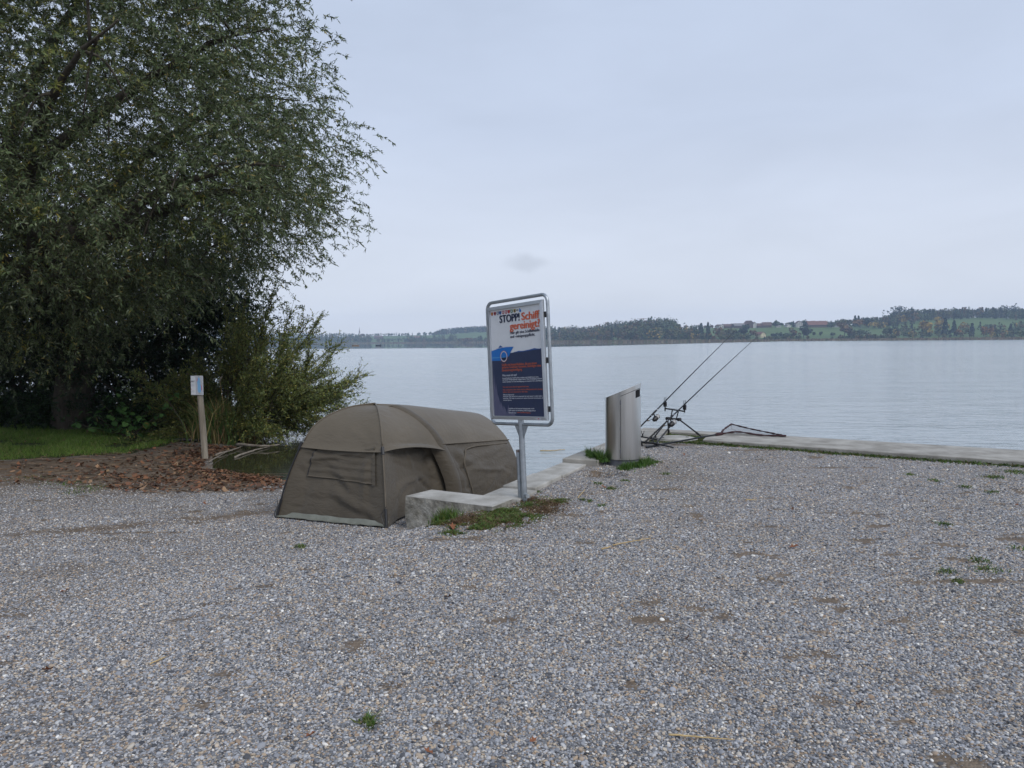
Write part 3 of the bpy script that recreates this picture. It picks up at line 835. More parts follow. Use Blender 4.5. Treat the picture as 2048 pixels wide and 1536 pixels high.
def build_sign():
    base = Vector((0.118, 7.67, gz(0.118, 7.67)))
    S = thing('poster_stand', base, 'tall steel poster stand with navy and white boat cleaning notice', 'sign')
    ex = Vector((0.635, -0.772, 0)); up = Vector((0, 0, 1)); nn = Vector((-0.772, -0.635, 0))
    th = math.radians(3.3)
    e2 = ex*math.cos(th) + up*math.sin(th); u2 = up*math.cos(th) - ex*math.sin(th)
    def w(x, y, z): return base + e2*x + u2*y + nn*z
    X0, X1, Y0, Y1 = -0.472, 0.472, 0.775, 2.035
    # round tube bent round the panel
    pts = []
    R = 0.075
    for (cx, cy, a0) in ((X1-R, Y1-R, 0), (X0+R, Y1-R, 90), (X0+R, Y0+R, 180), (X1-R, Y0+R, 270)):
        for k in range(7):
            a = math.radians(a0 + 15*k); pts.append(w(cx + R*math.cos(a), cy + R*math.sin(a), 0))
    MB().tube(pts, 0.0175, 12, closed=True).build('tube_frame', M_galv, S, smooth=True)
    MB().tube([w(0, -0.05, 0), w(0, Y0+0.06, 0)], 0.030, 14).build('post', M_galv, S, smooth=45)
    sp = MB().tube([w(-0.062, -0.06, 0.0), w(-0.062, 0.50, 0.0)], 0.024, 12).build('stub_post', M_galv, S, smooth=45)
    MB().tube([w(-0.062, 0.49, 0), w(-0.062, 0.515, 0)], 0.025, 12).build('rusty_cap', M_rust, sp, smooth=45)
    MB().tube([w(-0.03, 0.06, -0.02), w(0.09, 0.06, 0.03)], 0.02, 10).build('clamp', M_galv, S, smooth=45)
    # gusset under the frame
    g = MB()
    for z in (0.004,):
        g.add([w(-0.10, Y0-0.015, z), w(0.10, Y0-0.015, z), w(0.03, Y0-0.14, z), w(-0.03, Y0-0.14, z), w(-0.10, Y0-0.015, -z), w(0.10, Y0-0.015, -z), w(0.03, Y0-0.14, -z), w(-0.03, Y0-0.14, -z)],
              [(0,3,2,1),(4,5,6,7),(0,1,5,4),(1,2,6,5),(2,3,7,6),(3,0,4,7)])
    g.build('gusset', M_galv, S)
    # snap frame with its four profiles
    fx0, fx1, fy0, fy1, d0, d1, pw = -0.430, 0.438, 0.822, 1.985, 0.012, 0.045, 0.036
    def bar(a, b, c, d):
        vs = [w(*a, d0), w(*b, d0), w(*c, d0), w(*d, d0), w(*a, d1-0.006), w(*b, d1-0.006), w(*c, d1), w(*d, d1)]
        return MB().add(vs, [(0,3,2,1),(4,5,6,7),(0,1,5,4),(1,2,6,5),(2,3,7,6),(3,0,4,7)])
    i = pw
    bar((fx0,fy0),(fx1,fy0),(fx1-i,fy0+i),(fx0+i,fy0+i)).build('frame_profile', M_alu, S, bevel=0.003)
    bar((fx1,fy0),(fx1,fy1),(fx1-i,fy1-i),(fx1-i,fy0+i)).build('frame_profile', M_alu, S, bevel=0.003)
    bar((fx1,fy1),(fx0,fy1),(fx0+i,fy1-i),(fx1-i,fy1-i)).build('frame_profile', M_alu, S, bevel=0.003)
    bar((fx0,fy1),(fx0,fy0),(fx0+i,fy0+i),(fx0+i,fy1-i)).build('frame_profile', M_alu, S, bevel=0.003)
    MB().add([w(fx0+.01,fy0+.01,.006), w(fx1-.01,fy0+.01,.006), w(fx1-.01,fy1-.01,.006), w(fx0+.01,fy1-.01,.006), w(fx0+.01,fy0+.01,.022), w(fx1-.01,fy0+.01,.022), w(fx1-.01,fy1-.01,.022), w(fx0+.01,fy1-.01,.022)],
             [(0,3,2,1),(4,5,6,7),(0,1,5,4),(1,2,6,5),(2,3,7,6),(3,0,4,7)]).build('back_board', M_alu, S)
    for y in (1.84, 1.40, 0.93):
        for sx in (-1, 1):
            MB().box(w(sx*0.44, y, 0.012), (0.045, 0.02, 0.055), Matrix((e2, nn, u2)).transposed()).build('bracket', M_black if sx > 0 else M_galv, S)
    # poster
    px0, px1, py0, py1 = fx0+i-.002, fx1-i+.002, fy0+i-.002, fy1-i+.002
    PW, PH = px1-px0, py1-py0
    ns = 20
    G = [[w(px0 + PW*a/ns, py0 + PH*b/ns, 0.026) for b in range(ns+1)] for a in range(ns+1)]
    po = MB().grid([[tuple(q) for q in r] for r in G]).build('poster', M_paper, S)
    def P2(u, v, z=0.0275): return w(px0 + u*PW, py0 + v*PH, z)
    def shape(nm, poly, mat, z=0.0275, lab=None):
        n = len(poly)
        o = MB().add([P2(u, v, z) for u, v in poly], [tuple(range(n))]).build(nm, mat, po)
        return o
    wave = [(1.0, 0.604), (0.95, 0.600), (0.9, 0.602), (0.85, 0.606), (0.80, 0.602), (0.75, 0.597), (0.70, 0.596), (0.65, 0.593), (0.6, 0.594), (0.55, 0.597), (0.5, 0.592), (0.45, 0.588), (0.4, 0.586), (0, 0.58)]
    shape('printed_water', [(0, 0), (1, 0)] + wave, M_navy)
    shape('printed_wave', [(0.44, 0.589), (0.5, 0.5935), (0.55, 0.599), (0.6, 0.596), (0.65, 0.596), (0.7, 0.600), (0.75, 0.602), (0.8, 0.607), (0.85, 0.612), (0.9, 0.606), (0.95, 0.603), (1.0, 0.612), (1.0, 0.600), (0.9, 0.598), (0.8, 0.596), (0.7, 0.590), (0.6, 0.588), (0.5, 0.586)], M_blue2, 0.0285)
    shape('printed_boat', [(0, 0.523), (0.25, 0.520), (0.36, 0.56), (0.40, 0.60), (0.455, 0.640), (0.30, 0.643), (0.15, 0.636), (0, 0.617)], M_blue, 0.029)
    shape('printed_boat', [(0, 0.545), (0.30, 0.548), (0.27, 0.553), (0, 0.560)], surf('ink_pale_blue', (0.06, 0.26, 0.55), rough=0.5), 0.030)
    shape('printed_boat', [(0.14, 0.637), (0.245, 0.644), (0.185, 0.664)], M_blue2, 0.0295)
    shape('printed_boat', [(0.10, 0.634), (0.30, 0.645), (0.455, 0.6405), (0.455, 0.644), (0.30, 0.6485), (0.10, 0.638)], M_whiteink, 0.0305)
    def ringshape(nm, cu_, cv, ru, rv_, k, mat, z):
        m_ = MB(); n = 28; vs = []
        for a in range(n):
            t = 2*math.pi*a/n
            vs += [P2(cu_+ru*math.cos(t), cv+rv_*math.sin(t), z), P2(cu_+ru*k*math.cos(t), cv+rv_*k*math.sin(t), z)]
        m_.add(vs, [(2*a, (2*a+2) % (2*n), (2*a+3) % (2*n), 2*a+1) for a in range(n)]).build(nm, mat, po)
    shape('printed_ring', [(0.255+0.055*math.cos(t/14*math.pi), 0.548+0.038*math.sin(t/14*math.pi)) for t in range(14, 29)], M_navyink, 0.0308)
    ringshape('printed_ring', 0.255, 0.558, 0.068, 0.050, 0.82, M_whiteink, 0.0312)
    ringshape('printed_ring', 0.255, 0.558, 0.073, 0.0535, 0.92, M_orange2, 0.0316)
    # water plants drawn at the lower left
    for bx, ht, wd, ln in ((0.03, 0.42, 0.045, 0.0), (0.07, 0.33, 0.05, 0.03), (0.11, 0.20, 0.05, 0.04), (0.16, 0.14, 0.05, 0.05), (0.22, 0.10, 0.05, 0.06), (0.30, 0.11, 0.035, 0.0), (0.38, 0.05, 0.06, 0.02)):
        shape('printed_weed', [(max(0.004, bx-wd), 0.005), (bx+wd, 0.005), (bx+wd*0.7, ht*0.4), (bx+wd*0.25, ht*0.72), (max(0.006, bx-ln*0.3), ht), (max(0.005, bx-wd*0.55), ht*0.55)], M_weed, 0.0285 + 0.0002*bx*10)
    # row of small coats of arms
    def shield(u, cols):
        s = 0.0225; h = 0.033
        v = 0.966 - 0.0035*0
        out = [(u-s, v+h/2), (u+s, v+h/2), (u+s, v-h*0.1), (u+s*0.6, v-h*0.38), (u, v-h/2), (u-s*0.6, v-h*0.38), (u-s, v-h*0.1)]
        shape('printed_shield', out, cols[0], 0.0285)
        if len(cols) > 1: shape('printed_shield', [(u-s*0.5, v+h*0.33), (u+s*0.5, v+h*0.33), (u+s*0.35, v-h*0.18), (u, v-h*0.3), (u-s*0.35, v-h*0.18)], cols[1], 0.0292)
    wi = M_whiteink
    for u, c in ((0.045, (M_red, M_yell)), (0.105, (M_red, M_navyink)), (0.165, (M_weed, wi)), (0.215, (M_blue2,)), (0.275, (M_red, wi)), (0.335, (M_red, wi)), (0.39, (M_red,)), (0.445, (M_green_i, wi)), (0.505, (M_yell, M_navyink))):
        shield(u, c)
    shape('printed_bar', [(0.538, 0.966), (0.578, 0.966), (0.578, 0.974), (0.538, 0.974)], M_navyink, 0.0285)
    shape('printed_drop', [(0.592, 0.958), (0.605, 0.948), (0.627, 0.951), (0.633, 0.962), (0.603, 0.986), (0.597, 0.968)], M_blue, 0.0285)
    # the words
    def words_(body, u, v, width=None, size=None, mat=M_navyink, bold=0.0, z=0.0300, heavy=0.022):
        V, F = text_mesh(body, bold)
        ex_ = V[:, 0].max()
        sx = width*PW/ex_ if width else size
        sy = size if size else sx
        me = MB()
        for q, dx in enumerate((0.0, heavy, -heavy) if heavy else (0.0,)):
            me.add([w(px0 + u*PW + p[0]*sx + dx*sy, py0 + v*PH + p[1]*sy, z + 0.0002*q) for p in V], F)
        me.build('lettering', mat, po)
    words_('STOPP!', 0.20, 0.872, 0.395, 0.107, M_navyink, 0.010, heavy=0.034)
    words_('Schiff', 0.635, 0.872, 0.335, 0.107, M_orange, 0.009, heavy=0.03)
    words_('gereinigt?', 0.40, 0.775, 0.57, 0.107, M_orange, 0.009, heavy=0.03)
    words_('Hier gilt eine Schiffsmelde-', 0.40, 0.749, 0.57, 0.040, M_navyink, 0.006)
    words_('und -reinigungspflicht.', 0.40, 0.714, 0.475, 0.040, M_navyink, 0.006)
    for k, (s, wd) in enumerate((('Schiffe mit Immatrikulation, die aus einem', 0.68), ('anderen Gewässer kommen, benötigen eine', 0.755), ('Einwasserungsbewilligung.', 0.40))):
        words_(s, 0.205, 0.464 - 0.0265*k, wd, 0.036, M_orange2, 0.008)
    words_('Was muss ich tun?', 0.205, 0.372, 0.29, 0.028, M_whiteink, 0.008)
    for k, (s, wd) in enumerate((('Immatrikuliertes Schiff online melden und Schiff durch eine', 0.70), ('anerkannte Reinigungsstelle reinigen lassen. Diese Bestätigung schützen', 0.765), ('unsere Gewässer vor der Einschleppung von invasiven Tier- und Pflanzen', 0.775))):
        words_(s, 0.205, 0.349 - 0.019*k, wd, 0.019, M_whiteink, 0.008)
    for k, (s, wd) in enumerate((('Your vessel must be clean and registered before entry', 0.515), ('Ships coming from other waters need an official permit and a cleaning', 0.765), ('before they are launched in this lake.', 0.49))):
        words_(s, 0.205, 0.262 - 0.0205*k - (0.006 if k else 0), wd, 0.021, M_orange2, 0.006)
    words_('What do I have to do?', 0.205, 0.194, 0.22, 0.019, M_whiteink, 0.008)
    for k, (s, wd) in enumerate((('Have your ship cleaned at an approved site and report it online before', 0.76), ('launching. This helps to protect our waters from the introduction of', 0.765), ('invasive species.', 0.17))):
        words_(s, 0.205, 0.176 - 0.0175*k, wd, 0.017, M_whiteink, 0.006)
    for k, (s, wd, m_) in enumerate((('Auskünfte und Adressen der Reinigungsstellen, die Ihr', 0.50, M_whiteink), ('Schiff reinigen und die Meldung online entgegennehmen', 0.52, M_whiteink), ('finden Sie hier:', 0.15, M_whiteink))):
        words_(s, 0.305, 0.063 - 0.018*k, wd, 0.018, m_, 0.006)
    words_('www.schiffsreinigung', 0.47, 0.027, 0.255, 0.018, M_orange2, 0.01)
    st = MB().add([w(0.29, fy0+0.006, d1+.0006), w(0.36, fy0+0.006, d1+.0006), w(0.36, fy0+0.026, d1+.0026), w(0.29, fy0+0.026, d1+.0026)], [(0, 1, 2, 3)]).build('maker_sticker', M_whiteink, S)
    MB().add([w(0.31, fy0+0.012, d1+.0026), w(0.335, fy0+0.012, d1+.0026), w(0.335, fy0+0.02, d1+.0034), w(0.31, fy0+0.02, d1+.0034)], [(0, 1, 2, 3)]).build('sticker_print', M_red, st)
build_sign()

# ------------------------------------------------------------------ litter bin
def steel_mat():
    m, n, l, out = new_mat('brushed_stainless')
    b = n.new('ShaderNodeBsdfPrincipled'); b.inputs['Metallic'].default_value = 1.0
    l.new(b.outputs[0], out.inputs[0])
    t = n.new('ShaderNodeTexCoord'); mp = n.new('ShaderNodeMapping'); mp.inputs['Scale'].default_value = (4, 4, 0.25); l.new(t.outputs['Object'], mp.inputs[0])
    q = N(n, 'ShaderNodeTexNoise', inp={'Scale': 1.6, 'Detail': 4.0, 'Roughness': 0.6}); l.new(mp.outputs[0], q.inputs['Vector'])
    r = ramp_node(n, [(0.30, (0.46, 0.445, 0.42)), (0.5, (0.62, 0.61, 0.59)), (0.72, (0.72, 0.715, 0.70))]); l.new(q.outputs[0], r.inputs[0]); l.new(r.outputs[0], b.inputs['Base Color'])  # vertical colour streaks imitate dark reflected bands on the brushed steel
    mr = N(n, 'ShaderNodeMapRange', inp={'To Min': 0.24, 'To Max': 0.36}); l.new(q.outputs[0], mr.inputs[0]); l.new(mr.outputs[0], b.inputs['Roughness'])
    return m
M_steel = steel_mat()
M_hole = surf('bin_inside', (0.006, 0.006, 0.007), rough=0.9)
M_plinth = surf('bin_plinth', (0.09, 0.095, 0.11), (0.15, 0.155, 0.17), 9, 0.7, bump=0.003)
def build_bin():
    cx, cy = 1.432, 9.90
    z0 = gz(cx, cy)
    B = thing('litter_bin', (cx, cy, z0), 'cylindrical stainless steel litter bin with slanted top on the quay', 'litter bin')
    R, n = 0.228, 72
    zb = 0.085
    def top(x, y): return 0.957 + 0.415*x - 0.115*y
    o0, o1 = math.radians(-57), math.radians(8)       # mouth, facing right
    def ring(Rr, f): return [(cx + Rr*math.cos(a), cy + Rr*math.sin(a), f(Rr*math.cos(a), Rr*math.sin(a))) for a in np.linspace(0, 2*math.pi, n, endpoint=False)]
    levels = [lambda x, y: zb, lambda x, y: 0.40, lambda x, y: 0.68, lambda x, y: top(x, y)-0.165, lambda x, y: top(x, y)-0.068, lambda x, y: top(x, y)]
    rows = [ring(R, lambda x, y, f=f: (min(f(x, y), top(x, y)) if f is levels[2] else f(x, y)) ) for f in levels]
    vs = [p for row in rows for p in row]; fs = []
    ang = np.linspace(0, 2*math.pi, n, endpoint=False)
    for i in range(len(rows)-1):
        for k in range(n):
            a = ang[k] + math.pi/n
            a = a - 2*math.pi if a > math.pi else a
            if i == 3 and o0 < a < o1: continue
            fs.append((i*n+k, i*n+(k+1) % n, (i+1)*n+(k+1) % n, (i+1)*n+k))
    fs.append(tuple((len(rows)-1)*n + k for k in range(n)))
    MB().add(vs, fs).build('shell', M_steel, B, smooth=50)
    # inside, set back behind the mouth
    MB().lathe([(R-0.02, 0.5), (R-0.02, 0.80)], (cx, cy, 0.0), 40).build('liner', M_hole, B, smooth=True)
    k0 = [k for k in range(n) if o0-0.05 < (ang[k] if ang[k] < math.pi else ang[k]-2*math.pi) < o1+0.05]
    inn = MB()
    P = [[(cx+(R-0.012)*math.cos(a), cy+(R-0.012)*math.sin(a), top(R*math.cos(a), R*math.sin(a))-0.175+0.115*j) for j in range(2)] for a in np.linspace(o0-0.05, o1+0.05, 12)]
    inn.grid(P).build('mouth', M_hole, B)
    MB().lathe([(R-0.018, -0.03), (R-0.018, zb+0.01)], (cx, cy, z0), 48).build('plinth', M_plinth, B, smooth=50)
    # door joint and hinges
    da = math.radians(-106)
    d = MB(); w_ = 0.011
    P = [[(cx+(R+0.0012)*math.cos(a), cy+(R+0.0012)*math.sin(a), z) for z in (zb+0.02, 0.3, 0.6, 0.855)] for a in (da-w_, da+w_)]
    dr = d.grid(P).build('door_joint', M_hole, B)
    da2 = math.radians(-30)
    P = [[(cx+(R+0.0012)*math.cos(a), cy+(R+0.0012)*math.sin(a), top(R*math.cos(a), R*math.sin(a))-dz) for dz in (0.062, 0.056)] for a in np.linspace(da, da2, 24)]
    MB().grid(P).build('door_joint', M_hole, B)
    for z in (0.79, 0.46, 0.17):
        MB().tube([(cx+(R+0.003)*math.cos(da), cy+(R+0.003)*math.sin(da), z), (cx+(R+0.003)*math.cos(da), cy+(R+0.003)*math.sin(da), z+0.05)], 0.007, 8).build('hinge', M_plinth, B, smooth=45)
build_bin()

# ------------------------------------------------------------------ manhole cover
def build_manhole():
    p = Vector((2.617, 12.31, 0)); p.z = gz(p.x, p.y)
    Mh = thing('manhole_cover', p, 'round concrete manhole cover with two lifting holes near quay corner', 'manhole cover')
    MB().lathe([(0.36, -0.05), (0.36, 0.020), (0.355, 0.026), (0.312, 0.026), (0.308, 0.0)], p, 48, cap=False).build('rim', M_slab2, Mh, smooth=40)
    MB().lathe([(0.302, -0.04), (0.302, 0.034), (0.296, 0.040), (0.001, 0.042)], p, 48, cap=False).build('lid', M_slab, Mh, smooth=40)
    for s in (-1, 1):
        MB().lathe([(0.026, 0.040), (0.026, 0.0445), (0.001, 0.0445)], p + Vector((s*0.2, 0.01*s, 0)), 14, cap=False).build('lifting_hole', M_hole, Mh)
build_manhole()

# ------------------------------------------------------------------ rod pod, rods, landing net
M_rod = surf('carbon_rod', (0.008, 0.009, 0.012), rough=0.3)
M_grip = surf('rod_grip', (0.010, 0.010, 0.011), rough=0.7)
M_silver = surf('spool_metal', (0.35, 0.36, 0.38), rough=0.35, metal=0.8)
M_line = surf('fishing_line', (0.30, 0.30, 0.30), (0.42, 0.42, 0.42), 30, 0.5)
M_wood = surf('reel_knob', (0.20, 0.12, 0.06), rough=0.5)
HB = Vector((0.730, 0.683, 0)); HP = Vector((0.683, -0.730, 0))
RA = Vector((2.747, 12.21, 0.575)); LA = Vector((2.49, 12.48, 0.605))
def build_pod():
    mid = (RA + LA)/2
    rear = Vector((2.10, 11.62, 0.0))
    Pd = thing('rod_pod', (rear.x, rear.y, gz(rear.x, rear.y)), 'black metal rod pod with splayed legs standing on the quay corner', 'rod pod')
    bz = 0.475
    b0, b1 = Vector((LA.x, LA.y, bz+0.015)) , Vector((RA.x, RA.y, bz-0.01))
    MB().tube([b0, b1], 0.012, 8).build('buzz_bar', M_black, Pd, smooth=45)
    for p, nm in ((LA, 'l'), (RA, 'r')):
        q = Vector((p.x, p.y, bz))
        al = MB().box(p + Vector((0, 0, -0.045)), (0.052, 0.036, 0.085), Matrix((HP, HB, Vector((0, 0, 1)))).transposed()).build('bite_alarm', M_black, Pd, bevel=0.008)
        for s in (-1, 1):
            MB().tube([p + HP*0.014*s + Vector((0, 0, -0.015)), p + HP*0.016*s + Vector((0, 0, 0.068))], 0.005, 6).build('prong', M_black, al)
        MB().tube([q + Vector((0, 0, -0.03)), q + Vector((0, 0, 0.06))], 0.011, 8).build('stem', M_black, al, smooth=45)
    head_l = mid - HP*0.10 - HB*0.05; head_r = mid + HP*0.12 - HB*0.05
    head_l.z = head_r.z = 0.335
    MB().tube([head_l, head_r], [0.017, 0.017], 8).build('head_bar', M_black, Pd, smooth=45)
    for p in (head_l, head_r):
        MB().tube([p - HB*0.03, p + HB*0.03], 0.027, 10).build('leg_joint', M_black, Pd, smooth=45)
    for s, hh in ((-0.045, head_l), (0.075, head_r)):
        MB().tube([hh.lerp(head_r if s < 0 else head_l, 0.25), mid + HP*s + Vector((0, 0, bz - mid.z))], 0.010, 8).build('upright', M_black, Pd, smooth=45)
    def foot(x, y): return Vector((x, y, max(gz(x, y), 0.0)+0.004))
    fr = foot(3.10, 12.36); fl = foot(2.62, 12.80)
    for a, b in ((head_r, fr), (head_l, fl)):
        lg = MB().tube([a, b], 0.0125, 8).build('leg', M_black, Pd, smooth=45)
        k = a.lerp(b, 0.72)
        MB().tube([k - (b-a).normalized()*0.02, k + (b-a).normalized()*0.03], 0.018, 8).build('locking_collar', M_black, lg, smooth=45)
    # two long rails down to the rear bar
    rl = rear - HP*0.10 + Vector((0, 0, 0.09)); rr_ = rear + HP*0.13 + Vector((0, 0, 0.09))
    MB().tube([head_l + HP*0.02, rear + HP*0.015 + Vector((0, 0, 0.075))], 0.012, 8).build('rail', M_black, Pd, smooth=45)
    MB().tube([head_r - HP*0.06, rear + HP*0.115 + Vector((0, 0, 0.055))], 0.012, 8).build('rail', M_black, Pd, smooth=45)
    MB().tube([rear - HP*0.30 + Vector((0, 0, 0.13)), rear + HP*0.12 + Vector((0, 0, 0.105))], 0.012, 8).build('rear_bar', M_black, Pd, smooth=45)
    for s in (-0.22, 0.02):
        q = rear + HP*s
        MB().tube([q + Vector((0, 0, 0.13)), Vector((q.x+0.03, q.y-0.14, gz(q.x, q.y)+0.004))], 0.011, 8).build('rear_leg', M_black, Pd, smooth=45)
    MB().tube([Vector((1.90, 11.68, 0.055)), Vector((2.14, 11.50, 0.05)), Vector((2.376, 11.28, 0.016))], [0.02, 0.015, 0.011], 8).build('ground_bar', M_black, Pd, smooth=45)
    for s in (-0.15, 0.09):
        q = rear + HP*s + Vector((0, 0, 0.13))
        ca = MB().tube([q, q + Vector((0, 0, 0.04))], 0.010, 8).build('butt_rest', M_black, Pd, smooth=45)
        for t in (-1, 1):
            MB().tube([q + Vector((0, 0, 0.035)), q + HP*0.022*t + Vector((0, 0, 0.05)), q + HP*0.026*t + Vector((0, 0, 0.085))], 0.005, 6).build('prong', M_black, ca)
build_pod()

def build_rod(label, butt, alarm, tip, reel_t, guides):
    Rd = thing('fishing_rod', tuple(butt), label, 'fishing rod', 'two rods resting on the rod pod')
    d = (tip - butt); L = d.length; d.normalize()
    side = d.cross(Vector((0, 0, 1))).normalized(); dn = side.cross(d).normalized()*-1
    if dn.z > 0: dn = -dn
    def at(t): return butt + d*(L*t) + dn*(0.03*(t-0.3)**2*2 if t > 0.3 else 0)
    MB().tube([at(t) for t in np.linspace(0.17, 1, 30)], [0.0095*(1-t) + 0.0030 for t in np.linspace(0, 1, 30)], 7).build('blank', M_rod, Rd, smooth=True)
    MB().tube([at(0), at(0.03), at(0.17)], [0.015, 0.0125, 0.0115], 8).build('grip', M_grip, Rd, smooth=45)
    rt = at(reel_t)
    MB().tube([at(reel_t-0.02), at(reel_t+0.02)], 0.015, 8).build('reel_seat', M_grip, Rd, smooth=45)
    for t in (reel_t-0.024, reel_t+0.025):
        MB().tube([at(t), at(t+0.004)], 0.0155, 8).build('collar_ring', M_silver, Rd, smooth=45)
    # reel hanging under the rod
    Mx = Matrix((side, dn.cross(side) if False else d, dn)).transposed()
    rb = MB()
    rb.tube([rt, rt + dn*0.05, rt + dn*0.095], [0.011, 0.010, 0.02], 8)
    rb.tube([rt + dn*0.10 - d*0.055, rt + dn*0.105 - d*0.02, rt + dn*0.105 + d*0.02], [0.026, 0.042, 0.042], 12)
    reel = rb.build('reel', M_black, Rd, smooth=45)
    c = rt + dn*0.105 + d*0.022
    MB().tube([c, c + d*0.012, c + d*0.016, c + d*0.05, c + d*0.054, c + d*0.06], [0.042, 0.042, 0.036, 0.034, 0.040, 0.038], 16).build('spool', M_line, reel, smooth=40)
    MB().tube([c + d*0.058, c + d*0.07], [0.034, 0.02], 14).build('drag_knob', M_black, reel, smooth=45)
    bail = [c + side*0.046*math.cos(a) + dn*0.046*math.sin(a) + d*(0.02 + 0.045*math.sin(a)) for a in np.linspace(0, math.pi, 13)]
    MB().tube(bail, 0.0022, 6).build('bail_arm', M_silver, reel)
    h = rt + dn*0.10 - d*0.03
    hd = MB().tube([h, h - side*0.05, h - side*0.075 - d*0.05], 0.005, 6).build('handle', M_black, reel)
    MB().tube([h - side*0.075 - d*0.05 - dn*0.006, h - side*0.10 - d*0.05], [0.008, 0.012], 8).build('handle_knob', M_wood, reel, smooth=45)
    for t, r in guides:
        g = at(t) + dn*(r + 0.012)
        gd = MB().tube([g + side*r*math.cos(a) + dn*r*math.sin(a) for a in np.linspace(0, 2*math.pi, 14, endpoint=False)], 0.0022, 5, closed=True).build('guide', M_silver, Rd)
        MB().tube([at(t-0.006), g - dn*r], 0.002, 5).build('guide_foot', M_black, gd)
gl = [(0.42, 0.024), (0.56, 0.019), (0.69, 0.015), (0.80, 0.011), (0.89, 0.008), (0.96, 0.006)]
build_rod('black fishing rod higher and further left with reel clear of pod', Vector((1.804, 11.84, 0.085)), LA, Vector((4.10, 13.99, 1.829)), 0.20, gl)
build_rod('black fishing rod nearer the landing net with reel among pod rails', Vector((1.99, 11.50, 0.065)), RA, Vector((4.344, 13.70, 1.662)), 0.20, gl)

def build_net():
    B_ = Vector((3.29, 12.27, 0.085))
    Nt = thing('landing_net', (B_.x, B_.y, 0.062), 'dark maroon triangular landing net lying on the concrete quay edge', 'landing net')
    M_net = surf('net_rim', (0.028, 0.012, 0.014), (0.055, 0.022, 0.024), 30, 0.85, bump=0.006, bscale=60)
    h0 = Vector((1.985, 11.36, gz(1.985, 11.36) + 0.02))
    MB().tube([h0, h0.lerp(B_, 0.5), B_], [0.016, 0.014, 0.013], 8).build('handle', M_rod, Nt, smooth=45)
    dd = (B_-h0).normalized()
    MB().tube([B_ - dd*0.05, B_, B_ + dd*0.11], [0.018, 0.028, 0.026], 10).build('spreader_block', M_net, Nt, smooth=45)
    T1 = Vector((3.73, 13.02, 0.135)); T2 = Vector((4.30, 12.02, 0.085)); B2 = B_ + dd*0.09
    a1 = spline([B2, B2.lerp(T1, 0.3) + Vector((-0.02, 0.0, 0.02)), B2.lerp(T1, 0.7) + Vector((-0.01, 0, 0.03)), T1 + Vector((0, 0, 0.03))], 20)
    a2 = spline([B2, B2.lerp(T2, 0.25) + Vector((0.03, 0.02, 0.035)), B2.lerp(T2, 0.6) + Vector((0, 0, 0.0)), T2], 20)
    T1v = Vector(a1[-1])
    ed = spline([T1v, T1v.lerp(T2, 0.4) + Vector((0, 0, -0.01)), T1v.lerp(T2, 0.8) + Vector((0, 0, -0.005)), T2], 30)
    def lump(n, r): return [r*(1 + 0.22*math.sin(i*2.1) + 0.15*math.sin(i*5.3)) for i in range(n)]
    MB().tube(a1, lump(20, 0.015), 8).build('arm', M_net, Nt, smooth=True)
    MB().tube(a2, lump(20, 0.014), 8).build('arm', M_net, Nt, smooth=True)
    MB().tube(ed, lump(30, 0.012), 8).build('rim_cord', M_net, Nt, smooth=True)
    MB().tube([T1v, T1v + Vector((0.0, 0.0, -0.08)), Vector((3.72, 12.6, 0.085))], 0.003, 5).build('cord', M_black, Nt)
    m, n, l, out = new_mat('fine_net')
    df = N(n, 'ShaderNodeBsdfDiffuse', inp={0: (0.20, 0.19, 0.19, 1)}); tr = n.new('ShaderNodeBsdfTransparent')
    mx_ = N(n, 'ShaderNodeMixShader', inp={0: 0.42}); l.new(tr.outputs[0], mx_.inputs[1]); l.new(df.outputs[0], mx_.inputs[2]); l.new(mx_.outputs[0], out.inputs[0])
    rows = []
    for i in range(20):
        t = i/19
        p = np.array(spline(a1, 20)[i]); q = np.array(ed[int(i*29/19)]) if False else None
        rows.append([tuple(np.array(a2[i])*(1-s) + np.array(ed[int(round(i*29/19))] if t > 0 else a1[-1])*s - np.array([0, 0, 0.05*math.sin(s*math.pi)*0.5*t])) for s in np.linspace(0, 1, 10)])
    tri = []
    for i in range(14):
        t = i/13
        e0 = np.array(a1[int(round(t*19))]); e1 = np.array(a2[int(round(t*19))])
        tri.append([tuple(e0*(1-s)+e1*s - np.array([0, 0, 0.03*math.sin(s*math.pi)*t])) for s in np.linspace(0, 1, 10)])
    MB().grid(tri).build('netting', m, Nt, smooth=True)
build_net()

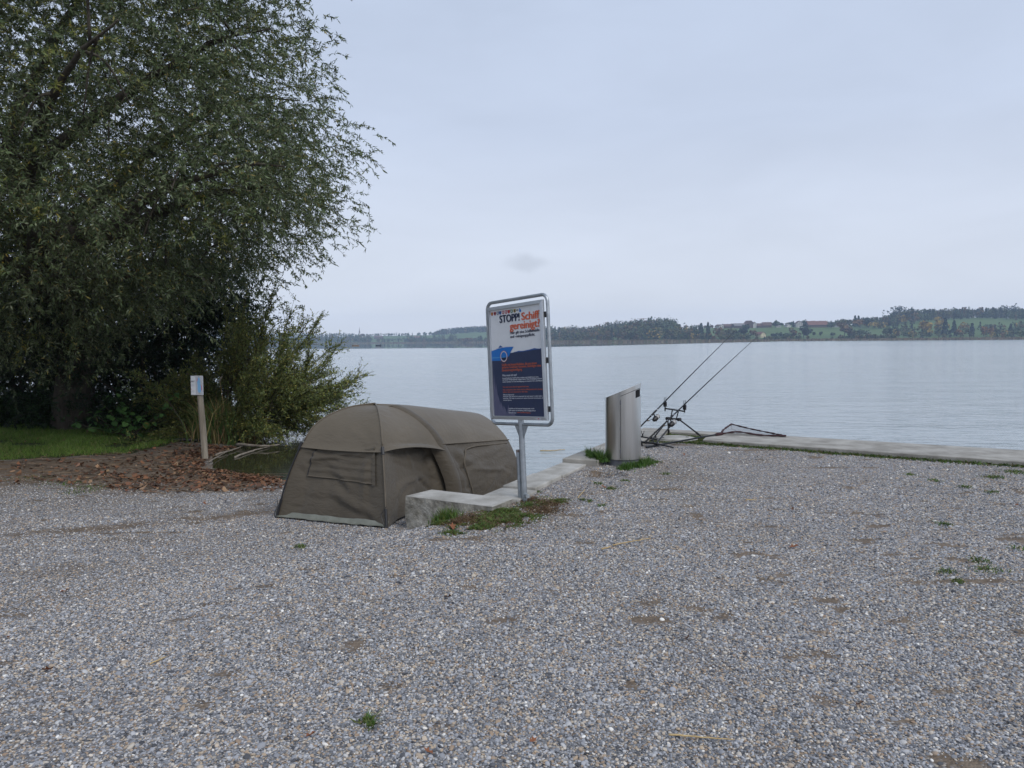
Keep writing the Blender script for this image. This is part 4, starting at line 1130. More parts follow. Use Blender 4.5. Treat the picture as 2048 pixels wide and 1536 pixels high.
# ------------------------------------------------------------------ wooden post with map notice
def build_post():
    b = gp(411, 920); b.z = gz(b.x, b.y)
    M_post = surf('grey_weathered_wood', (0.16, 0.135, 0.10), (0.34, 0.30, 0.24), 5, 0.9, bump=0.012, bscale=14, stretch=(3, 3, 0.35))
    Pt = thing('notice_post', b, 'grey wooden post carrying a small lake map notice by the bank', 'post')
    k = b.y/FPX
    dx = -9.0*k
    top = Vector((b.x + dx, b.y, b.z + 168*k))
    MB().tube([b - Vector((0, 0, 0.2)), b.lerp(top, 0.3), b.lerp(top, 0.7), top], [0.062, 0.059, 0.054, 0.052], 14).build('post', M_post, Pt, smooth=45)
    M_bd = surf('notice_white', (0.58, 0.60, 0.63), (0.66, 0.68, 0.70), 6, 0.4)
    c = top + Vector((-0.005, -0.066, -0.155))
    hw, hh = 0.112, 0.175
    bd = MB().box(c, (2*hw, 0.012, 2*hh)).build('notice_board', M_bd, Pt, bevel=0.003)
    def sh(nm, poly, mat, z):
        return MB().add([(c.x + (u-0.5)*2*hw, c.y - 0.006 - z, c.z + (v-0.5)*2*hh) for u, v in poly], [tuple(range(len(poly)))]).build(nm, mat, bd)
    M_land = surf('map_land', (0.42, 0.44, 0.48), (0.50, 0.51, 0.54), 8, 0.5)
    sh('printed_map', [(0.40, 0.03), (0.97, 0.03), (0.97, 0.97), (0.40, 0.97)], M_land, 0.002)
    M_lk = surf('map_lake', (0.20, 0.42, 0.66), rough=0.5)
    sh('printed_lake', [(0.62, 0.13), (0.74, 0.11), (0.84, 0.20), (0.86, 0.38), (0.80, 0.55), (0.79, 0.75), (0.74, 0.88), (0.66, 0.93), (0.57, 0.86), (0.53, 0.70), (0.56, 0.52), (0.55, 0.33), (0.57, 0.20)], M_lk, 0.003)
    M_zone = surf('map_zone_red', (0.62, 0.10, 0.12), rough=0.5)
    sh('printed_zone', [(0.83, 0.22), (0.89, 0.26), (0.92, 0.40), (0.85, 0.55), (0.82, 0.54), (0.87, 0.40)], M_zone, 0.004)
    sh('printed_zone', [(0.50, 0.72), (0.54, 0.70), (0.58, 0.86), (0.54, 0.86)], M_zone, 0.004)
    sh('printed_zone', [(0.05, 0.28), (0.10, 0.28), (0.10, 0.31), (0.05, 0.31)], M_zone, 0.004)
    M_ink = surf('map_ink', (0.03, 0.03, 0.05), rough=0.5)
    for v, wd in ((0.72, 0.30), (0.68, 0.22)):
        sh('printed_line', [(0.04, v), (0.04+wd, v), (0.04+wd, v+0.018), (0.04, v+0.018)], M_ink, 0.004)
    for v, wd in ((0.55, 0.28), (0.51, 0.25), (0.47, 0.28), (0.22, 0.24), (0.18, 0.26), (0.14, 0.2)):
        sh('printed_line', [(0.04, v), (0.04+wd, v), (0.04+wd, v+0.009), (0.04, v+0.009)], M_land, 0.004)
    for u, v in ((0.62, 0.08), (0.70, 0.07), (0.66, 0.95)):
        sh('printed_line', [(u, v), (u+0.05, v+0.01), (u+0.05, v+0.03), (u, v+0.02)], M_ink, 0.004)
build_post()

# ------------------------------------------------------------------ driftwood, stalks
M_drift = surf('bleached_wood', (0.15, 0.12, 0.09), (0.34, 0.30, 0.25), 8, 0.9, bump=0.006, bscale=30)
M_drift_d = surf('wet_wood', (0.012, 0.012, 0.013), (0.03, 0.03, 0.032), 8, 0.5)
M_straw = surf('straw', (0.38, 0.26, 0.11), (0.52, 0.39, 0.20), 20, 0.7)
def stick(name, pix, r0, r1, mat, label, cat, z=None, lift=0.02):
    pts = []
    for (px, py) in pix:
        p = at_z(px, py, z) if z is not None else gp(px, py)
        if z is None: p.z = max(gz(p.x, p.y), WATER) + lift
        pts.append(p)
    C = spline(pts, max(8, 5*len(pts)))
    C = C + np.stack([min(0.012, 0.5*r0)*fbm(np.arange(len(C))*0.7, np.zeros(len(C))+k, 50+k) for k in range(3)], -1)
    root = pts[0]
    o = MB().tube(C, list(np.linspace(r0, r1, len(C))), 7).build(name, mat, None, smooth=True, off=root)
    return tag(o, label, cat)
stick('driftwood_branch', [(340, 884), (400, 885), (452, 887), (480, 889)], 0.030, 0.026, M_drift_d, 'dark wet straight pole lying along the bank behind the notice post', 'branch', lift=0.05)
stick('driftwood_branch', [(474, 888), (505, 891), (535, 892), (560, 889)], 0.034, 0.012, M_drift, 'pale bare branch pointing out over the shallows from the dark pole', 'branch', z=WATER+0.07)
stick('driftwood_branch', [(470, 914), (492, 906), (515, 899), (540, 893)], 0.022, 0.012, M_drift, 'pale sunken branch rising out of the shallow water', 'branch', z=WATER+0.02)
stick('driftwood_branch', [(432, 913), (455, 909), (470, 905), (486, 899)], 0.022, 0.010, M_drift, 'brown driftwood stick on the mud right of the notice post', 'branch', lift=0.03)
stick('driftwood_branch', [(418, 928), (440, 917), (458, 909)], 0.012, 0.006, M_drift, 'thin twig slanting over the water beside the post foot', 'branch', lift=0.04)
stick('driftwood_branch', [(395, 939), (420, 938), (445, 939)], 0.010, 0.006, M_drift, 'reddish thin stick floating at the leafy water edge', 'branch', z=WATER+0.012)
stick('reed_stalk', [(1337, 1476), (1380, 1480), (1425, 1484), (1466, 1487)], 0.0045, 0.002, M_straw, 'long straw coloured reed stalk on the gravel nearest the camera', 'stalk', lift=0.016)
stick('reed_stalk', [(1226, 1094), (1262, 1087), (1302, 1080)], 0.005, 0.003, M_straw, 'straw reed stalk on the gravel right of the sign foot', 'stalk', lift=0.016)
stick('reed_stalk', [(1204, 1101), (1214, 1099), (1222, 1096)], 0.006, 0.004, M_straw, 'short broken orange stalk piece beside the longer straw stalk', 'stalk', lift=0.014)
stick('reed_stalk', [(1156, 998), (1163, 990), (1170, 982)], 0.005, 0.004, M_straw, 'pale straw stalk on gravel in front of the stone edge', 'stalk', lift=0.016)
stick('reed_stalk', [(1492, 1002), (1503, 1002), (1514, 1003)], 0.006, 0.004, M_straw, 'small yellow stalk lying on the gravel right of the bin', 'stalk', lift=0.014)
stick('reed_stalk', [(300, 1333), (316, 1326), (332, 1319)], 0.004, 0.003, M_straw, 'thin pale stalk on the gravel at lower left', 'stalk', lift=0.014)
stick('reed_stalk', [(1080, 901), (1102, 901), (1130, 899)], 0.010, 0.006, M_straw, 'orange brown reed stalk floating on the lake beside the sign post', 'stalk', z=WATER+0.01)
# ------------------------------------------------------------------ foliage helpers
M_leaf = leaf_mat('willow_leaves', 0.22, 0.5)
M_leaf_d = leaf_mat('shade_leaves', 0.22, 0.5)
M_blade = leaf_mat('grass_blades', 0.25, 0.6)
M_litter = leaf_mat('dry_leaves', 0.10, 0.75)
M_bark = surf('willow_bark', (0.035, 0.028, 0.020), (0.10, 0.085, 0.065), 5, 0.95, bump=0.03, bscale=14, stretch=(2, 2, 0.5))
M_twig = surf('osier_bark', (0.05, 0.042, 0.026), (0.10, 0.08, 0.05), 10, 0.85)

def unit(v): return v / (np.linalg.norm(v, axis=-1, keepdims=True) + 1e-9)
def leaf_quads(B, D, L, Wd, Cc, jit=1.0):
    """rhombic leaves: base B, direction D, length L, width Wd, colour Cc, one quad each"""
    n = len(B)
    D = unit(D)
    S = unit(np.cross(D, rng.normal(size=(n, 3))))
    mid = B + D*(L*0.45)[:, None]
    V = np.stack([B, mid + S*(Wd*0.5)[:, None], B + D*L[:, None], mid - S*(Wd*0.5)[:, None]], 1).reshape(-1, 3)
    F = np.arange(4*n).reshape(n, 4)
    return V, F, np.repeat(Cc, 4, 0)
def ribbons(P, w, c):
    """P (n,k,3): thin flat strips for twigs"""
    n, k, _ = P.shape
    T = np.diff(P, axis=1); T = np.concatenate([T, T[:, -1:]], 1)
    S = unit(np.cross(T, rng.normal(size=(n, 1, 3)) + 0*T))*w
    V = np.stack([P - S, P + S], 2).reshape(-1, 3)
    base = (np.arange(n)*k*2)[:, None]
    j = np.arange(k-1)[None]*2
    F = np.stack([base+j, base+j+1, base+j+3, base+j+2], -1).reshape(-1, 4)
    return V, F, np.tile(np.array(c), (len(V), 1))
def join(*parts):
    V, F, Cc, o = [], [], [], 0
    for v, f, c in parts:
        V.append(v); F.append(f + o); Cc.append(c); o += len(v)
    return np.vstack(V), np.vstack(F), np.vstack(Cc)
def pick(cols, w, n, var=0.18):
    cols = np.array(cols); i = rng.choice(len(cols), n, p=np.array(w)/sum(w))
    return cols[i]*rng.uniform(1-var, 1+var, (n, 1))*rng.uniform(0.94, 1.06, (n, 3))

def sprays(C, ntw, nlf, tl_, droop, leafL, leafW, cols, w, out_from=None, clump=0.32, up=0.0, ccol=None):
    """hanging leafy twigs round the clump centres C"""
    n = len(C)
    base = np.repeat(C, ntw, 0) + rng.normal(size=(n*ntw, 3))*clump
    D = rng.normal(size=(n*ntw, 3)); D[:, 2] = D[:, 2]*0.5 + up
    if out_from is not None:
        D += 0.9*unit(base - out_from)
    D = unit(D)
    L = tl_*rng.uniform(0.55, 1.35, n*ntw)
    k = 5
    t = np.linspace(0, 1, k)
    P = base[:, None] + D[:, None]*(L[:, None]*t)[..., None]
    P[..., 2] -= (droop*L)[:, None]*t[None]**2
    tw = ribbons(P, 0.0035, (0.05, 0.042, 0.028))
    m = n*ntw*nlf
    tt = np.clip(rng.uniform(0.08, 1.0, (n*ntw, nlf)), 0, 0.999)
    i = (tt*(k-1)).astype(int); u = tt*(k-1) - i
    ix = np.arange(n*ntw)[:, None]
    B = P[ix, i]*(1-u)[..., None] + P[ix, i+1]*u[..., None]
    T = P[ix, i+1] - P[ix, i]
    Dl = unit(T.reshape(-1, 3))*0.6 + rng.normal(size=(m, 3))*0.62 + np.array([0, 0, -0.22])
    col = pick(cols, w, m)
    if ccol is not None:
        col = col*np.repeat(ccol, ntw*nlf, 0)
    lf = leaf_quads(B.reshape(-1, 3), Dl, leafL*rng.uniform(0.6, 1.25, m), leafW*rng.uniform(0.7, 1.2, m), col)
    return join(tw, lf)

# ------------------------------------------------------------------ the big willow
def build_willow():
    tb = np.array([-10.0, 17.4, 0.0]); tb[2] = gz(tb[0], tb[1])
    T = thing('willow_tree', tuple(tb), 'huge grey green willow tree overhanging the left bank', 'tree')
    fork = tb + np.array([0.5, -0.5, 2.6])
    MB().tube(spline([tb + (0, 0, -0.3), tb + (0.05, 0, 0.4), tb + (0.25, -0.2, 1.5), fork], 14), list(np.linspace(0.52, 0.30, 14)), 14).build('trunk', M_bark, T, smooth=True)
    def px(x, y, Y): return np.array(at_d(x, y, Y))
    limbs = [
        [fork, px(70, 474, 14.4), px(178, 468, 13.8), px(240, 440, 13.3), px(300, 393, 12.8), px(400, 355, 12.3), px(500, 330, 12.0), px(570, 335, 11.9)],
        [fork, px(110, 520, 15.0), px(230, 470, 14.6), px(380, 400, 14.2), px(470, 382, 14.0), px(540, 372, 13.8), px(600, 395, 13.6)],
        [fork, px(60, 380, 15.0), px(170, 250, 14.2), px(300, 160, 13.6), px(420, 90, 13.2), px(540, 60, 13.0)],
        [fork, px(20, 330, 15.2), px(90, 120, 14.6), px(200, -50, 14.0), px(330, -160, 13.6)],
        [fork, px(-40, 360, 15.6), px(-150, 150, 15.4), px(-250, -60, 15.2)],
        [fork, px(50, 420, 14.0), px(60, 330, 12.5), px(90, 230, 11.2), px(150, 120, 10.2), px(230, 40, 9.6)],
        [fork, px(-60, 480, 14.4), px(-140, 420, 12.8), px(-120, 330, 11.6), px(-60, 250, 10.6)],
        [fork, px(120, 480, 15.6), px(220, 380, 15.8), px(360, 260, 16.0), px(480, 200, 16.0), px(600, 200, 15.8)],
        [fork, px(100, 560, 15.4), px(200, 560, 15.0), px(330, 545, 14.6), px(430, 560, 14.2)],
    ]
    pts_on = []
    for L in limbs:
        C = spline(L, 26)
        C = C + np.stack([0.05*fbm(np.arange(26)*0.45, np.zeros(26)+k, 70+k+int(abs(L[-1][0])*7)) for k in range(3)], -1)*np.linspace(0, 1, 26)[:, None]
        lb = MB().tube(C, list(0.012 + 0.185*np.linspace(1, 0, 26)**1.25), 9).build('limb', M_bark, T, smooth=True)
        pts_on.append(C[6:])
        for k in range(9):                                  # side branches
            i = rng.integers(7, 24)
            d = unit(rng.normal(size=3) + np.array([0.1, -0.2, 0.2])); ln = rng.uniform(0.6, 1.3)
            e = C[i] + d*ln
            mid = C[i] + d*ln*0.5 + np.array([0, 0, 0.15])
            e[2] -= 0.15*ln
            Bc = spline([C[i], mid, e], 8)
            MB().tube(Bc, list(np.linspace(0.05*(1-i/40), 0.010, 8)), 6).build('branch', M_bark, lb, smooth=True)
            pts_on.append(Bc[3:])
    # clumps through the crown's volume
    cen = np.array([-9.1, 14.0, 4.3])
    n = 26000
    Q = np.stack([rng.uniform(-15.8, -2.2, n), rng.uniform(8.6, 19.0, n), rng.uniform(0.6, 10.2, n)], -1)
    up_ = Q[:, 2] > cen[2]
    e = ((Q[:, 0]-cen[0])/6.15)**2 + ((Q[:, 1]-cen[1])/5.2)**2 + ((Q[:, 2]-cen[2])/np.where(up_, 6.5, np.interp(Q[:, 0], [-9.5, -6.5], [3.2, 1.9])))**2
    lump = fbm(Q[:, 0]*0.55 + Q[:, 2]*0.21, Q[:, 1]*0.55 + Q[:, 2]*0.6, 13, 3)
    keep = (e < 0.97 + 0.22*lump) & ((e > 0.45) | (rng.random(n) < 0.4)) & (lump > -0.55) & ~((Q[:, 1] < 13.5) & (Q[:, 2] < 2.4))
    Q = Q[keep]
    on = np.vstack(pts_on); on = on[rng.choice(len(on), 260)] + rng.normal(size=(260, 3))*0.35
    Q = np.vstack([Q[:2350], on])
    ee = ((Q[:, 0]-cen[0])/6.15)**2 + ((Q[:, 1]-cen[1])/5.2)**2 + ((Q[:, 2]-cen[2])/np.where(Q[:, 2] > cen[2], 6.5, np.interp(Q[:, 0], [-9.5, -6.5], [3.3, 2.0])))**2
    Q = Q[ee < 1.12]
    # clumps at the outer side are paler, with silvery undersides
    tone = rng.uniform(0.72, 1.22, (len(Q), 1))*np.array([[1, 1, 1]]) * np.where(rng.random((len(Q), 1)) < 0.06, np.array([[1.35, 1.15, 0.6]]), 1.0)
    V, F, Cc = sprays(Q, 11, 23, 0.35, 0.45, 0.085, 0.022,
                      [(0.100, 0.132, 0.054), (0.165, 0.192, 0.108), (0.062, 0.090, 0.034), (0.25, 0.21, 0.065)], (0.46, 0.28, 0.22, 0.04), out_from=cen, clump=0.31, ccol=tone)
    me = np_mesh('crown', V - tb, F, M_leaf, Cc)
    tag(link('crown', me, T), kind='stuff')
    return len(F)*2
NT = build_willow()

def leafy_mass(name, base, blobs, n, label, cat, cols, w, leafL, leafW, ntw=9, nlf=22, tl_=0.5, droop=0.45, stems=0, mat=None, up=0.1, clump=0.28):
    """a bush: blobs = ellipsoids (centre, radii) that its leaf clumps fill"""
    base = np.array([base[0], base[1], max(gz(base[0], base[1]), WATER)])
    T = thing(name, tuple(base), label, cat)
    Q = []
    for c, r in blobs:
        m = int(n*np.prod(r)**0.67/sum(np.prod(q)**0.67 for _, q in blobs))
        d = unit(rng.normal(size=(m, 3)))*(rng.random((m, 1))**0.45)
        Q.append(np.array(c) + d*np.array(r)*rng.uniform(0.8, 1.12, (m, 1)))
    Q = np.vstack(Q); Q = Q[Q[:, 2] > base[2] + 0.1]
    tone = rng.uniform(0.7, 1.3, (len(Q), 1))*np.ones((1, 3))
    V, F, Cc = sprays(Q, ntw, nlf, tl_, droop, leafL, leafW, cols, w, clump=clump, up=up, ccol=tone)
    tag(link('crown', np_mesh('crown', V - base, F, mat or M_leaf_d, Cc), T), kind='stuff')
    for k in range(stems):
        c, r = blobs[k % len(blobs)]
        e = np.array(c) + rng.normal(size=3)*np.array(r)*0.35
        s = base + np.array([rng.normal()*0.35, rng.normal()*0.3, -0.15])
        m_ = (s+e)/2 + rng.normal(size=3)*0.2
        MB().tube(spline([s, m_, e], 10), list(np.linspace(0.045, 0.012, 10)), 6).build('stem', M_bark, T, smooth=True)
    return T
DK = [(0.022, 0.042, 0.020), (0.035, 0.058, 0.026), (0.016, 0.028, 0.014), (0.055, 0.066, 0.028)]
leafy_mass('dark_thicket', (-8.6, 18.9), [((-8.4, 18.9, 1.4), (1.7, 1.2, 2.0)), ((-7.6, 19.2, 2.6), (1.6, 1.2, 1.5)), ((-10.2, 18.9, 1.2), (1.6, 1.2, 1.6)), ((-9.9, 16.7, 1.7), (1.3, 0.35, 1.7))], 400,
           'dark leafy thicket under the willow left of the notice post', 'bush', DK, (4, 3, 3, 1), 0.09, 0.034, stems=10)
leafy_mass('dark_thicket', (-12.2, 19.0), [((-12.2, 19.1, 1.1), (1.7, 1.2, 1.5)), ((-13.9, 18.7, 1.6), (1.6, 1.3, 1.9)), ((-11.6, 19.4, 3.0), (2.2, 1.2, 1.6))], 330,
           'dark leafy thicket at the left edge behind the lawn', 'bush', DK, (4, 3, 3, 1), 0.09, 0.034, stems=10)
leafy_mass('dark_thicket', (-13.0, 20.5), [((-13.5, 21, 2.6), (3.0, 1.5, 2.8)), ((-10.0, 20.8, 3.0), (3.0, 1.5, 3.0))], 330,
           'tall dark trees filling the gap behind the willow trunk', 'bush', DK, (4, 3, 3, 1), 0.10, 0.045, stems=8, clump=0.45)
# low nettles and ivy along the foot of the thicket
leafy_mass('ivy_patch', (-10.6, 17.2), [((-11.0, 17.5, 0.08), (2.6, 0.6, 0.36)), ((-8.2, 17.6, 0.02), (1.5, 0.5, 0.32))], 210,
           'low dark green ground plants edging the lawn under the trees', 'plant', [(0.03, 0.062, 0.02), (0.045, 0.09, 0.028), (0.03, 0.05, 0.02)], (3, 2, 2), 0.075, 0.045, ntw=8, nlf=16, tl_=0.26, droop=0.25, up=0.5, clump=0.16)

# ---- osier willow bush leaning over the water
def build_osier():
    b = np.array([-6.35, 17.5, WATER])
    T = thing('willow_bush', tuple(b), 'yellow green willow bush spreading over the water behind the tent', 'bush')
    Pall, nst = [], 0
    for k in range(150):
        az = rng.uniform(-0.9, 0.9)                        # spread, mostly to the right
        el = rng.uniform(0.12, 1.45)
        ln = rng.uniform(1.7, 3.15)*(1.0 if el < 0.9 else 1.12)
        d = np.array([math.cos(el)*(0.75 + 0.35*math.cos(az*2)), math.cos(el)*math.sin(az)*0.9 - 0.1, math.sin(el)])
        left = rng.random() < 0.28
        if left: d[0] = -d[0]*0.6; ln *= 0.62
        elif el < 0.75: ln *= 0.80
        d = unit(d)
        s = b + np.array([rng.normal()*0.45, rng.normal()*0.45, -0.05])
        p1 = s + d*ln*0.45 + np.array([0, 0, 0.20])
        p2 = s + d*ln + np.array([0, 0, rng.uniform(-0.30, 0.05)])
        C = spline([s, p1, p2], 9)
        C[:, 2] = np.maximum(C[:, 2], WATER + 0.05 + 0.25*rng.random())
        Pall.append(C)
        nst += 1
        if nst <= 60:
            MB().tube(C, list(np.linspace(0.018, 0.004, 9)), 5).build('stem', M_twig, T, smooth=True)
    P = np.array(Pall)
    tw0 = ribbons(P[60:], 0.008, (0.045, 0.036, 0.022))
    # side shoots with leaves
    m = 6000
    i = rng.integers(0, len(P), m); t = rng.uniform(0.34, 1.0, m)**0.75*7.99
    j = t.astype(int); u = (t-j)[:, None]
    S = P[i, j]*(1-u) + P[i, j+1]*u
    D = unit(P[i, j+1]-P[i, j]) + rng.normal(size=(m, 3))*0.45 + np.array([0, 0, 0.12])
    L = rng.uniform(0.22, 0.6, m)
    kk = 4; tt = np.linspace(0, 1, kk)
    Pt = S[:, None] + unit(D)[:, None]*(L[:, None]*tt)[..., None]; Pt[..., 2] -= 0.12*L[:, None]*tt[None]**2
    tw = ribbons(Pt, 0.004, (0.06, 0.05, 0.028))
    nl = 15
    a = rng.uniform(0.1, 0.999, (m, nl))*(kk-1); ai = a.astype(int); au = (a-ai)[..., None]; ix = np.arange(m)[:, None]
    Bp = Pt[ix, ai]*(1-au) + Pt[ix, ai+1]*au
    Dl = unit(D)[:, None]*0.6 + rng.normal(size=(m, nl, 3))*0.6
    n = m*nl
    lf = leaf_quads(Bp.reshape(-1, 3), Dl.reshape(-1, 3), 0.078*rng.uniform(0.6, 1.2, n), 0.022*rng.uniform(0.7, 1.25, n), pick([(0.19, 0.215, 0.060), (0.14, 0.18, 0.058), (0.27, 0.245, 0.065), (0.085, 0.115, 0.038)], (4, 3, 2, 2), n)*np.repeat(rng.uniform(0.75, 1.25, (m, 1)), nl, 0))
    V, F, Cc = join(tw0, tw, lf)
    tag(link('crown', np_mesh('crown', V - b, F, M_leaf, Cc), T), kind='stuff')
build_osier()

# ---- broad-leaved shrub on the lawn edge: its leaves can be told apart
def build_broad(base_px, label, spread, n, hmax, group=None):
    b = gp(*base_px); b.z = gz(b.x, b.y)
    T = thing('broad_leaf_shrub', b, label, 'shrub', group)
    prot = []
    for c in ((0.09, 0.19, 0.05), (0.12, 0.235, 0.06), (0.065, 0.14, 0.04), (0.24, 0.21, 0.05)):
        pr = [(0, 0, 0), (0.035, -0.055, 0.012), (0.08, -0.058, 0.006), (0.14, 0, -0.022), (0.08, 0.058, 0.006), (0.035, 0.055, 0.012), (0.06, 0, -0.008)]
        fs = [(0, 1, 6), (1, 2, 6), (2, 3, 6), (3, 4, 6), (4, 5, 6), (5, 0, 6)]
        prot.append(np_mesh('leaf', np.array(pr), np.array(fs), M_blade, np.tile(np.array(c), (7, 1)), smooth=True))
    stems = []
    for k in range(14):
        e = np.array([b.x + rng.normal()*spread*0.55, b.y + rng.normal()*0.25, b.z + hmax*rng.uniform(0.35, 1.0)])
        C = spline([np.array(b) + rng.normal(size=3)*np.array([0.12, 0.1, 0]), np.array(b)*0.5+e*0.5 + rng.normal(size=3)*0.06, e], 10)
        MB().tube(C, list(np.linspace(0.012, 0.004, 10)), 5).build('stem', M_twig, T, smooth=True)
        stems.append(C)
    for k in range(n):
        C = stems[rng.integers(len(stems))]; p = C[rng.integers(3, 10)] + rng.normal(size=3)*np.array([0.09, 0.08, 0.06])
        o = link('leaf', prot[rng.choice(4, p=(0.45, 0.3, 0.22, 0.03))], T, Vector(p) - b)
        o.rotation_euler = (rng.normal()*0.45, 0.35 + rng.normal()*0.4, rng.uniform(0, 6.28))
        s = rng.uniform(0.65, 1.15); o.scale = (s, s, s)
build_broad((262, 876), 'bright broad leaved shrub between the lawn and the dark thicket', 0.95, 170, 0.95)
build_broad((196, 852), 'small broad leaved sprig beside the bent sapling trunk', 0.25, 26, 0.75)

# ---- bent sapling
def build_sapling():
    b = gp(142, 857); b.z = gz(b.x, b.y)
    T = thing('sapling', b, 'thin bent sapling trunk rising from the back of the lawn', 'tree')
    C = [Vector(b) - Vector((0, 0, 0.1)), at_d(146, 835, b.y), at_d(150, 800, b.y), at_d(156, 760, b.y), at_d(153, 700, b.y)]
    MB().tube(spline(C, 16), list(np.linspace(0.05, 0.022, 16)), 8).build('trunk', M_bark, T, smooth=True)
    Q = np.array(C[-1])[None] + rng.normal(size=(22, 3))*np.array([0.5, 0.35, 0.35])
    V, F, Cc = sprays(Q, 8, 14, 0.42, 0.5, 0.10, 0.03, [(0.06, 0.075, 0.05), (0.085, 0.10, 0.075)], (1, 1), clump=0.15)
    tag(link('crown', np_mesh('crown', V - np.array(b), F, M_leaf_d, Cc), T), kind='stuff')
build_sapling()

# ---- blades: reeds, lawn, weeds
def blades(P, H, Wd, Cc, lean=0.35, tipdrop=0.0):
    """grass blades of two quads each from the points P"""
    n = len(P)
    a = rng.uniform(0, 2*math.pi, n)
    side = np.stack([np.cos(a), np.sin(a), np.zeros(n)], -1)
    ln = rng.normal(size=(n, 3))*lean; ln[:, 2] = 0
    mid = P + np.array([0, 0, 1.0])*(H*0.55)[:, None] + ln*(H*0.35)[:, None]
    tip = P + np.array([0, 0, 1.0])*(H*(1-tipdrop))[:, None] + ln*(H*1.05)[:, None]
    w = (Wd*0.5)[:, None]*side
    V = np.stack([P - w, P + w, mid + w*0.8, mid - w*0.8, tip + w*0.12, tip - w*0.12], 1).reshape(-1, 3)
    i = np.arange(n)[:, None]*6
    F = np.concatenate([i + np.array([[0, 1, 2, 3]]), i + np.array([[3, 2, 4, 5]])], 0)
    return V, F, np.repeat(Cc, 6, 0)
def blade_obj(name, P, H, Wd, Cc, label, cat, lean=0.35, tipdrop=0.0, kind='stuff', extra=None):
    V, F, C_ = blades(P, H, Wd, Cc, lean, tipdrop)
    if extra: V, F, C_ = join((V, F, C_), extra)
    o = link(name, np_mesh(name, V - P.mean(0), F, M_blade, C_), None, P.mean(0))
    return tag(o, label, cat, kind=kind)

def build_reeds():
    b = gp(440, 884); n = 1700
    P = np.stack([b.x + rng.normal(size=n)*0.34, b.y + 0.05 + rng.normal(size=n)*0.22, np.zeros(n)], -1)
    P[:, 2] = np.maximum(ground_z(P[:, 0], P[:, 1]), WATER)
    H = rng.uniform(0.25, 1.25, n)*np.exp(-((P[:, 0]-b.x)/0.75)**2)
    c = pick([(0.085, 0.16, 0.04), (0.13, 0.19, 0.055), (0.26, 0.22, 0.08), (0.34, 0.24, 0.11)], (4, 3, 2, 2), n)
    low = H < 0.45; c[low] = pick([(0.30, 0.21, 0.10), (0.19, 0.14, 0.07)], (1, 1), int(low.sum()))
    T = thing('reed_clump', b, 'clump of green and straw reeds just right of the notice post', 'reeds')
    V, F, C_ = blades(P, H, rng.uniform(0.014, 0.028, n), c, 0.30, 0.12)
    tag(link('blades', np_mesh('blades', V - np.array(b), F, M_blade, C_), T), kind='stuff')
    for k in range(5):
        p = P[rng.integers(n)]
        q = p + np.array([rng.normal()*0.25, 0, rng.uniform(1.1, 1.7)])
        st = MB().tube([p, (p+q)/2 + np.array([0.03, 0, 0.03]), q], [0.006, 0.005, 0.003], 5).build('stalk', M_straw, T)
        MB().tube([q - np.array([0, 0, 0.02]), q + np.array([0.03, 0, 0.05]), q + np.array([0.06, 0, 0.08])], [0.008, 0.022, 0.004], 6).build('plume', M_drift, st)
build_reeds()

def scatter(poly, n, jig=0.25):
    poly = np.array(poly); lo, hi = poly.min(0), poly.max(0)
    X = rng.uniform(lo[0], hi[0], n*4); Y = rng.uniform(lo[1], hi[1], n*4)
    k = in_poly(X + jig*fbm(X*1.3, Y*1.3, 21, 4), Y + jig*fbm(X*1.3+9, Y*1.3, 31, 4), [tuple(q) for q in poly])
    X, Y = X[k][:n], Y[k][:n]
    return np.stack([X, Y, ground_z(X, Y)], -1)
P = scatter([q for q in LAWN if q[0] > -14.5] + [(-14.5, 18), (-14.5, 11.9)], 72000)
dens = fbm(P[:, 0]*1.3, P[:, 1]*1.3, 66, 3)
P = P[dens > -0.34]; dens = dens[dens > -0.34]
gc = pick([(0.14, 0.235, 0.04), (0.18, 0.27, 0.055), (0.10, 0.17, 0.032), (0.27, 0.25, 0.10)], (4, 3, 3, 1), len(P))*(1 + 0.25*dens[:, None])
blade_obj('lawn_grass', P, rng.uniform(0.02, 0.10, len(P))*(1+0.7*dens), rng.uniform(0.006, 0.011, len(P)), gc, 'short green lawn in front of the thicket on the left', 'grass', 0.6)

# ---- weeds
def tufts(cs, per, hmin, hmax, rad):
    out, fall = [], []
    for (x, y, r, m) in cs:
        n = int(per*m); a = rng.normal(size=(n, 2))*r*rad
        out.append(np.stack([x + a[:, 0], y + a[:, 1], np.zeros(n)], -1))
        fall.append(np.exp(-(np.hypot(a[:, 0], a[:, 1])/(r*rad*1.7))**2)*rng.uniform(0.8, 1.2))
    P = np.vstack(out); P[:, 2] = ground_z(P[:, 0], P[:, 1])
    return P, (hmin + (hmax-hmin)*rng.random(len(P))*np.concatenate(fall))
def gpt(px, py): p = gp(px, py); return p.x, p.y
GREEN = [(0.06, 0.115, 0.022), (0.085, 0.15, 0.03), (0.12, 0.145, 0.035)]
BROWN = [(0.13, 0.078, 0.042), (0.10, 0.062, 0.036), (0.17, 0.125, 0.055)]
def weeds(name, lst, per, h0, h1, cols, w, label, lean=0.6, wd=(0.006, 0.012), on_top=0.0, patchy=False):
    P, H = tufts([(*gpt(px, py), r, m) for (px, py, r, m) in lst], per, h0, h1, 1.0)
    P[:, 2] += on_top
    if patchy:
        k = fbm(P[:, 0]*9, P[:, 1]*9, 17, 2) > -0.15
        P, H = P[k], H[k]
    blade_obj(name, P, H, rng.uniform(wd[0], wd[1], len(P)), pick(cols, w, len(P), 0.25), label, 'weeds', lean)
